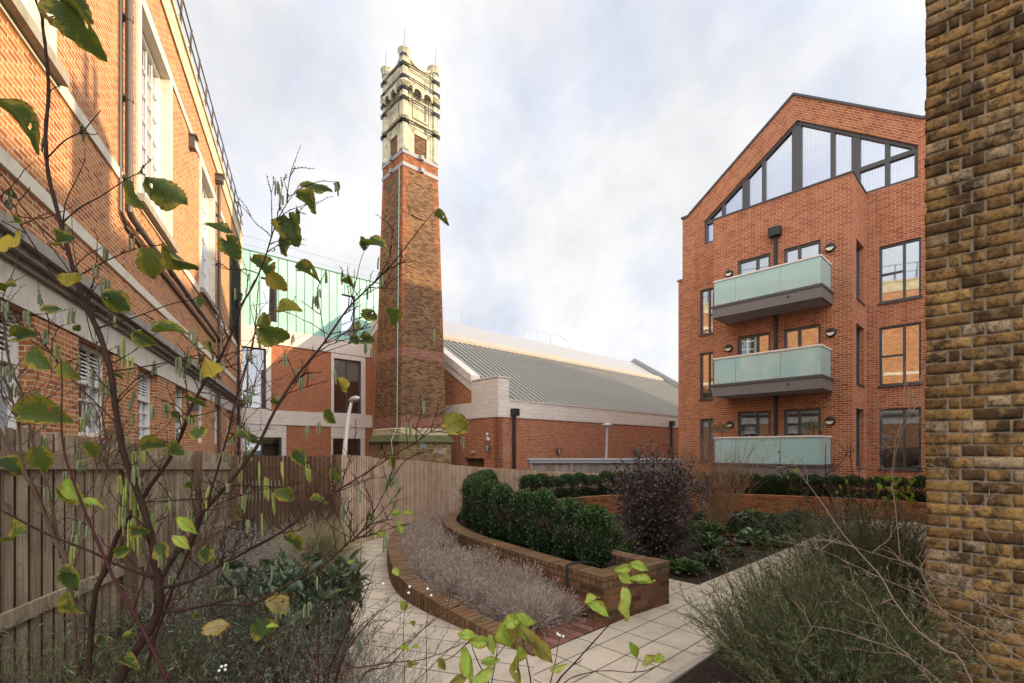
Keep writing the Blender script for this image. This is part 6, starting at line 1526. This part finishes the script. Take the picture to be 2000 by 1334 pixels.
m.build('stem', M['bark_red'], d3, True)
big_leaves('leaves', [(un(743, 1048, 2.1), .062, .62, 5.6), (un(780, 1032, 2.1), .058, .2, 4.9), (un(800, 1002, 2.1), .05, .1, .05), (un(770, 1003, 2.1), .05, .15, .05), (un(790, 1185, 2.1), .06, .3, 5.2), (un(775, 1118, 2.1), .05, .6, 5.5), (un(685, 1097, 2.1), .03, .3, .2), (un(807, 1297, 2.1), .065, .95, 5.5), (un(790, 1265, 2.1), .045, .2, .1), (un(812, 1263, 2.1), .04, .3, .4), (un(808, 1219, 2.1), .04, .9, 5.5)], 'leaf_dog', d3, LVD, 9)
for px, y in ((842, 1163), (835, 1150), (800, 1146), (798, 1158), (748, 1140), (433, 1302), (440, 1308), (428, 1310), (441, 1300), (1093, 1241), (1100, 1243), (1089, 1238)): 
    m = MB(); m.lathe([(.001, -.006), (.005, -.003), (.006, .001), (.004, .005), (.001, .006)], 8, at=un(px, y, 2.1 if px > 500 else 1.9)); m.build('berry', M['berry'], d3, True)
for px, y in ((842, 1163), (798, 1152)): m = MB(); m.tube([un(px, y, 2.1), un(px - 10, y + 60, 2.1), un(px - 8, y + 190, 2.1)], .0014, 5); m.build('stalk', M['bark_red'], d3, True)

# ---- border plants, left
bush('glossy_shrub', 'dark glossy broad-leaved evergreen beside the path, under the hazel branches', 'shrub', (-1.72, 3.75, 0), .52, .98, 1500, .13, 'leaf_glossy', T_LANCE, nst=46, wid=1.15)
def needle_bush(name, label, loc, r, h, nst, per, nl, mat, cat='shrub', stem='bark_brown', lean=(0, 0, 0), bend=.5, group=None, wid=1.0, spread=1.0, srad=.0028, nj=.55, low=.15, base_r=.35):
    o = empty(name, tuple(loc), label, cat, group); az = RNG.random(nst) * 6.283; rr = RNG.random(nst) ** .6
    b = np.array(loc) + np.stack([np.cos(az) * rr, np.sin(az) * rr, az * 0], 1) * r * base_r
    d_ = np.stack([np.cos(az) * rr * r / h * spread + lean[0], np.sin(az) * rr * r / h * spread + lean[1], np.ones(nst) + lean[2]], 1)
    pt = grow(b, d_, h * (.65 + .45 * RNG.random(nst)) * np.sqrt(1 + (rr * r / h) ** 2 * .6), 8, bend, .05, .05); stems('stems', pt, srad, M[stem], o)
    idx = np.repeat(np.arange(nst), 2); ps, tg = along(pt[idx], 1, .3, .85); s2 = grow(ps, tg + RNG.normal(size=ps.shape) * .35, h * .35 * (.5 + RNG.random(len(ps))), 5, .4, 0, .06); stems('stems', s2, srad * .5, M[stem], o)
    q1, t1 = along(pt, per, low, 1.0); q2, t2_ = along(s2, max(3, per // 2), .05, 1.0); q = np.concatenate([q1, q2]); tg = np.concatenate([t1, t2_])
    tn = np.concatenate([np.repeat(RNG.random(nst), per), RNG.random(len(q2))]) * .5 + RNG.random(len(q)) * .5
    leaves('foliage', q, tg + RNG.normal(size=q.shape) * nj, nl * (.7 + .6 * RNG.random(len(q))), M[mat], T_NEEDLE, o, wid=wid, tone=tn); return o
needle_bush('curry_plant', 'grey-green narrow-leaved bush at the bottom left under the hazel', (-1.30, 2.42, 0), .50, 1.0, 320, 34, .030, 'leaf_curry', nj=.9)
needle_bush('curry_plant', 'narrow-leaved grey-green bush between the hazel trunk and the glossy evergreen', (-1.75, 2.75, 0), .42, .92, 240, 30, .030, 'leaf_curry', nj=.9)
needle_bush('santolina', 'fine silvery bush spilling onto the path at the bottom of the picture', (-.80, 2.35, 0), .40, .84, 300, 34, .013, 'leaf_silver', stem='twig_pale', nj=.9, wid=1.4, srad=.002)
needle_bush('santolina', 'silver-grey bush behind the hazel stems against the board fence', (-2.75, 4.9, 0), .62, .95, 420, 32, .020, 'leaf_silver', stem='twig_pale', nj=.8, wid=1.3, srad=.002)
needle_bush('santolina', 'small silver-grey bush just right of the hazel trunk, left of the glossy evergreen', (-2.3, 4.1, 0), .45, .85, 300, 32, .020, 'leaf_silver', stem='twig_pale', nj=.8, wid=1.3, srad=.002)
needle_bush('feathery_bush', 'feathery dark green bush in the bottom left corner', (-1.75, 1.72, 0), .42, 1.08, 180, 46, .034, 'leaf_rosemary', nj=.7, wid=.6)
needle_bush('feathery_bush', 'feathery dark green bush low against the board fence', (-1.55, 2.15, 0), .32, .9, 120, 44, .030, 'leaf_rosemary', nj=.7, wid=.6)
def grass(name, label, loc, n, L_, r, mat='leaf_grass', wdt=.0016, fall=1.3):
    o = empty(name, tuple(loc), label, 'grass'); az = RNG.random(n) * 6.283; rr = RNG.random(n); b = np.array(loc) + np.stack([np.cos(az) * r * rr * .3, np.sin(az) * r * rr * .3, az * 0], 1)
    d_ = np.stack([np.cos(az) * rr * .9 + .25, np.sin(az) * rr * .9, np.ones(n)], 1); pt = grow(b, d_, L_ * (.6 + .5 * RNG.random(n)), 9, .3, fall, .03); stems('blades', pt, wdt, M[mat], o, tone=RNG.random(n)); return o
grass('feather_grass', 'arching clump of pale feather grass at the foot of the picket fence', (-2.95, 7.2, 0), 1500, .85, .3, wdt=.0035)
grass('feather_grass', 'smaller buff grass clump left of the arching one', (-3.5, 7.7, 0), 900, .6, .3, wdt=.003)
grass('feather_grass', 'dry grass tuft near the silver bush by the fence', (-3.2, 6.1, 0), 700, .5, .25, wdt=.0028)
twiggy('bare_shrub', 'thin bare brown twigs in front of the picket fence', 'shrub', (-3.4, 8.2, 0), 1.5, .7, 34, 'bark_brown', rad=.005)
twiggy('bare_shrub', 'bare tangled twigs against the grey board fence', 'shrub', (-2.7, 4.0, 0), 1.75, .6, 26, 'bark_brown', rad=.0045)
cover('leaf_litter', 'dead leaves on the soil of the left border', [(-2.9, 2), (-1.2, 2), (-1.0, 3), (-1.6, 4.8), (-2.8, 7.8), (-3.4, 8.6), (-5, 9.8), (-4, 6)], 5000, .05, 'leaf_fallen', .03)
cover('ground_cover', 'low weeds and ivy along the left border', [(-2.9, 2), (-1.2, 2), (-1.0, 3), (-1.6, 4.8), (-2.8, 7.8), (-3.4, 8.6), (-5, 9.8), (-4, 6)], 7000, .045, 'leaf_cover', .10)

fp = []
for _ in range(420):
    x, y = random.uniform(-2.6, 3.2), random.uniform(2.2, 9.5); fp.append((x, y))
fp = [(x, y) for x, y in fp if (y > 4.2 + (x - 1.65) * .945 - .1) == False or x < 0]
fp = fp[:150]
tag(leaves('fallen_leaves', np.array([(x, y, .022) for x, y in fp]), np.column_stack([RNG.normal(size=(len(fp), 2)), .15 * RNG.random(len(fp))]), .02 + .03 * RNG.random(len(fp)), M['leaf_fallen'], T_SMALL, None, up=np.tile([0, 0, 1.], (len(fp), 1)), kind='stuff'), 'small dead leaves blown over the pale paving', 'leaves')

# ---- right border
RB = 'rosemary and twigs in the right border'
for loc, r, h, n, lean, lbl in (((1.92, 3.45, 0), .42, .82, 260, (-.20, .0, 0), 'green rosemary bush leaning over the paving edge, leftmost of the right border'), ((2.35, 3.75, 0), .46, .84, 300, (-.20, .05, 0), 'green rosemary bush just behind the leftmost one, in the right border'), ((2.85, 4.15, 0), .46, .92, 300, (-.12, 0, 0), 'tall rosemary bush halfway along the right border'), ((3.3, 4.5, 0), .5, 1.3, 320, (-.08, 0, 0), 'tallest rosemary bush, nearest the stock brick corner'), ((1.95, 2.95, 0), .5, .8, 330, (-.24, -.1, 0), 'dark low rosemary at the bottom edge of the picture'), ((2.35, 3.2, 0), .5, .95, 300, (-.2, -.1, 0), 'dark low rosemary in front of the stock brick corner'), ((3.95, 5.1, 0), .5, 1.1, 240, (-.05, 0, 0), 'rosemary bush further back beside the sloping path')):
    needle_bush('rosemary', lbl, loc, r, h, int(n * .55), 62, .032, 'leaf_rosemary', lean=lean, group=RB, wid=.75, nj=.42, bend=.22, srad=.003)
needle_bush('silver_bush', 'pale silver bush beside the stock brick corner', (4.0, 5.35, 0), .5, 1.15, 340, 30, .022, 'leaf_silver', stem='twig_pale', nj=.8, wid=1.2, srad=.002)
vt = empty('thorny_shrub', (4.3, 6.1, 0), 'dark bare tangled shrub with a few green leaves by the stock brick corner', 'shrub'); m = MB(); tt = []
for i in range(9):
    p = Vector((4.3 + random.uniform(-.2, .2), 6.1 + random.uniform(-.2, .2), 0)); pts = [p]; d_ = Vector((random.uniform(-.6, .5), random.uniform(-.4, .4), 1)).normalized()
    for k in range(9): d_ = (d_ + Vector((random.uniform(-1, 1), random.uniform(-1, 1), random.uniform(-.8, .8))) * .3).normalized(); pts.append(pts[-1] + d_ * .22)
    m.tube(pts, [.011 * (1 - .08 * k) for k in range(10)], 6); twigs_from(pts, 7, .45, m, tt, r0=.004, seed=600 + i)
for i, P in enumerate(list(tt)): twigs_from(P, 2, .2, m, tt, r0=.002, seed=700 + i)
m.build('stems', M['bark_hazel'], vt, True)
big_leaves('leaves', [(P[-1], random.uniform(.05, .08), random.uniform(.15, .4), random.uniform(4.5, 6.2)) for P in tt[::5]] + [(un(1745 + random.uniform(-30, 40), 945 + random.uniform(-12, 45), 5.6), .10, random.uniform(.2, .35), random.uniform(4.5, 6.5)) for _ in range(22)], 'leaf_dog', vt, LVD, 12)
bt = empty('bare_branches', (2.6, 1.6, 0), 'long pale bare branches sweeping across the foot of the stock brick wall', 'shrub'); m = MB(); tt = []
T = [([(2080, 1800), (1900, 1334), (1843, 1270), (1795, 1235), (1745, 1170), (1715, 1120), (1660, 1060), (1624, 1010), (1590, 960), (1545, 900), (1532, 893)], 2.3, 2.9, 9, 1.6), ([(2200, 1300), (2000, 1215), (1940, 1190), (1860, 1150), (1810, 1120), (1780, 1103), (1720, 1085), (1660, 1065), (1600, 1040)], 2.1, 2.7, 5, 1.3), ([(2200, 1420), (2000, 1290), (1920, 1235), (1830, 1185), (1780, 1155), (1700, 1120), (1620, 1080), (1570, 1066)], 2.0, 2.7, 5, 1.3), ([(2100, 1500), (1960, 1334), (1900, 1262), (1840, 1190), (1815, 1150), (1790, 1110), (1740, 1080)], 2.2, 2.6, 4, 1.2), ([(2100, 1600), (1900, 1400), (1800, 1300), (1700, 1250), (1600, 1225), (1560, 1222)], 2.0, 2.4, 4, 1.2), ([(1950, 1500), (1820, 1334), (1745, 1250), (1700, 1180), (1680, 1150), (1640, 1130)], 2.3, 2.5, 4, 1.2), ([(2150, 1330), (2000, 1260), (1930, 1200), (1880, 1130), (1850, 1110), (1815, 1102)], 2.1, 2.5, 3.4, 1.1), ([(1760, 1100), (1745, 960), (1744, 900), (1752, 850), (1770, 810), (1790, 780), (1807, 756)], 3.0, 2.95, 4, 1.6), ([(1745, 930), (1752, 870), (1775, 815), (1806, 770)], 3.0, 2.9, 2.5, 1.3), ([(1752, 850), (1722, 820), (1735, 795), (1770, 765), (1800, 745)], 3.0, 2.9, 1.8, 1.0), ([(2100, 1240), (1990, 1150), (1950, 1080), (1900, 1000), (1860, 950), (1830, 880), (1812, 850)], 2.3, 2.8, 2.5, 1)]
for q, a, b, r0, r1 in T: P = trace(dep(q, a, b, r0 * .78, r1 * .8), bt, m, 7, .004); twigs_from(P, 7, .22, m, tt, r0=.0016, lean=(-.3, 0, .2), seed=int(r0 * 100))
for i, P in enumerate(list(tt)): twigs_from(P, 2, .09, m, tt, r0=.0013, seed=800 + i)
m.build('branches', M['twig_pale'], bt, True)
cover('leaf_litter', 'dark mulch and dead leaves in the right border', [(.9, 3.3), (1.7, 4.15), (4.5, 6.8), (8, 8.6), (8, 4), (3, 2.2), (.6, 2.2)], 6000, .04, 'leaf_fallen', .03)
# things on the balconies and sill
def pot_tree(px, y, lbl):
    p = BF.P(BF.S(px, .7), 1.31, .7); o = empty('potted_tree', tuple(p), lbl, 'potted plant', 'potted trees on the lowest balcony'); m = MB(); m.lathe([(.11, .0), (.15, .28), (.165, .3), (.165, .33), (.13, .33)], 12, at=p); m.build('pot', M['lead'], o)
    m = MB(); m.tube([p + Vector((0, 0, .3)), p + Vector((.02, 0, .8)), p + Vector((0, 0, 1.15))], .012, 6); m.build('trunk', M['bark_brown'], o)
    n = 700; u = nrm(RNG.normal(size=(n, 3))) * (RNG.random((n, 1)) ** .4) * np.array([.33, .3, .17]); leaves('crown', u + np.array(p) + np.array([0, 0, 1.25]), u + RNG.normal(size=u.shape) * .3, .05, M['leaf_curry'], T_LANCE, o)
pot_tree(1409, 833, 'small potted olive tree at the left end of the lowest balcony'); pot_tree(1589, 828, 'small potted olive tree at the right end of the lowest balcony')
p = RF.P(RF.S(1752), rwin[2][0][1] + .07, -.22); m = MB(); m.lathe([(.05, 0), (.07, .05), (.06, .12), (.05, .15), (.058, .17)], 14, at=p); m.tube(smooth_poly([p + RF.d * .06 + Vector((0, 0, .14)), p + RF.d * .12 + Vector((0, 0, .12)), p + RF.d * .12 + Vector((0, 0, .06)), p + RF.d * .06 + Vector((0, 0, .04))], 4), .008, 6)
tag(m.build('jug', M['ceramic'], None, True), 'white jug with a handle on the sill of the lowest right window', 'jug')
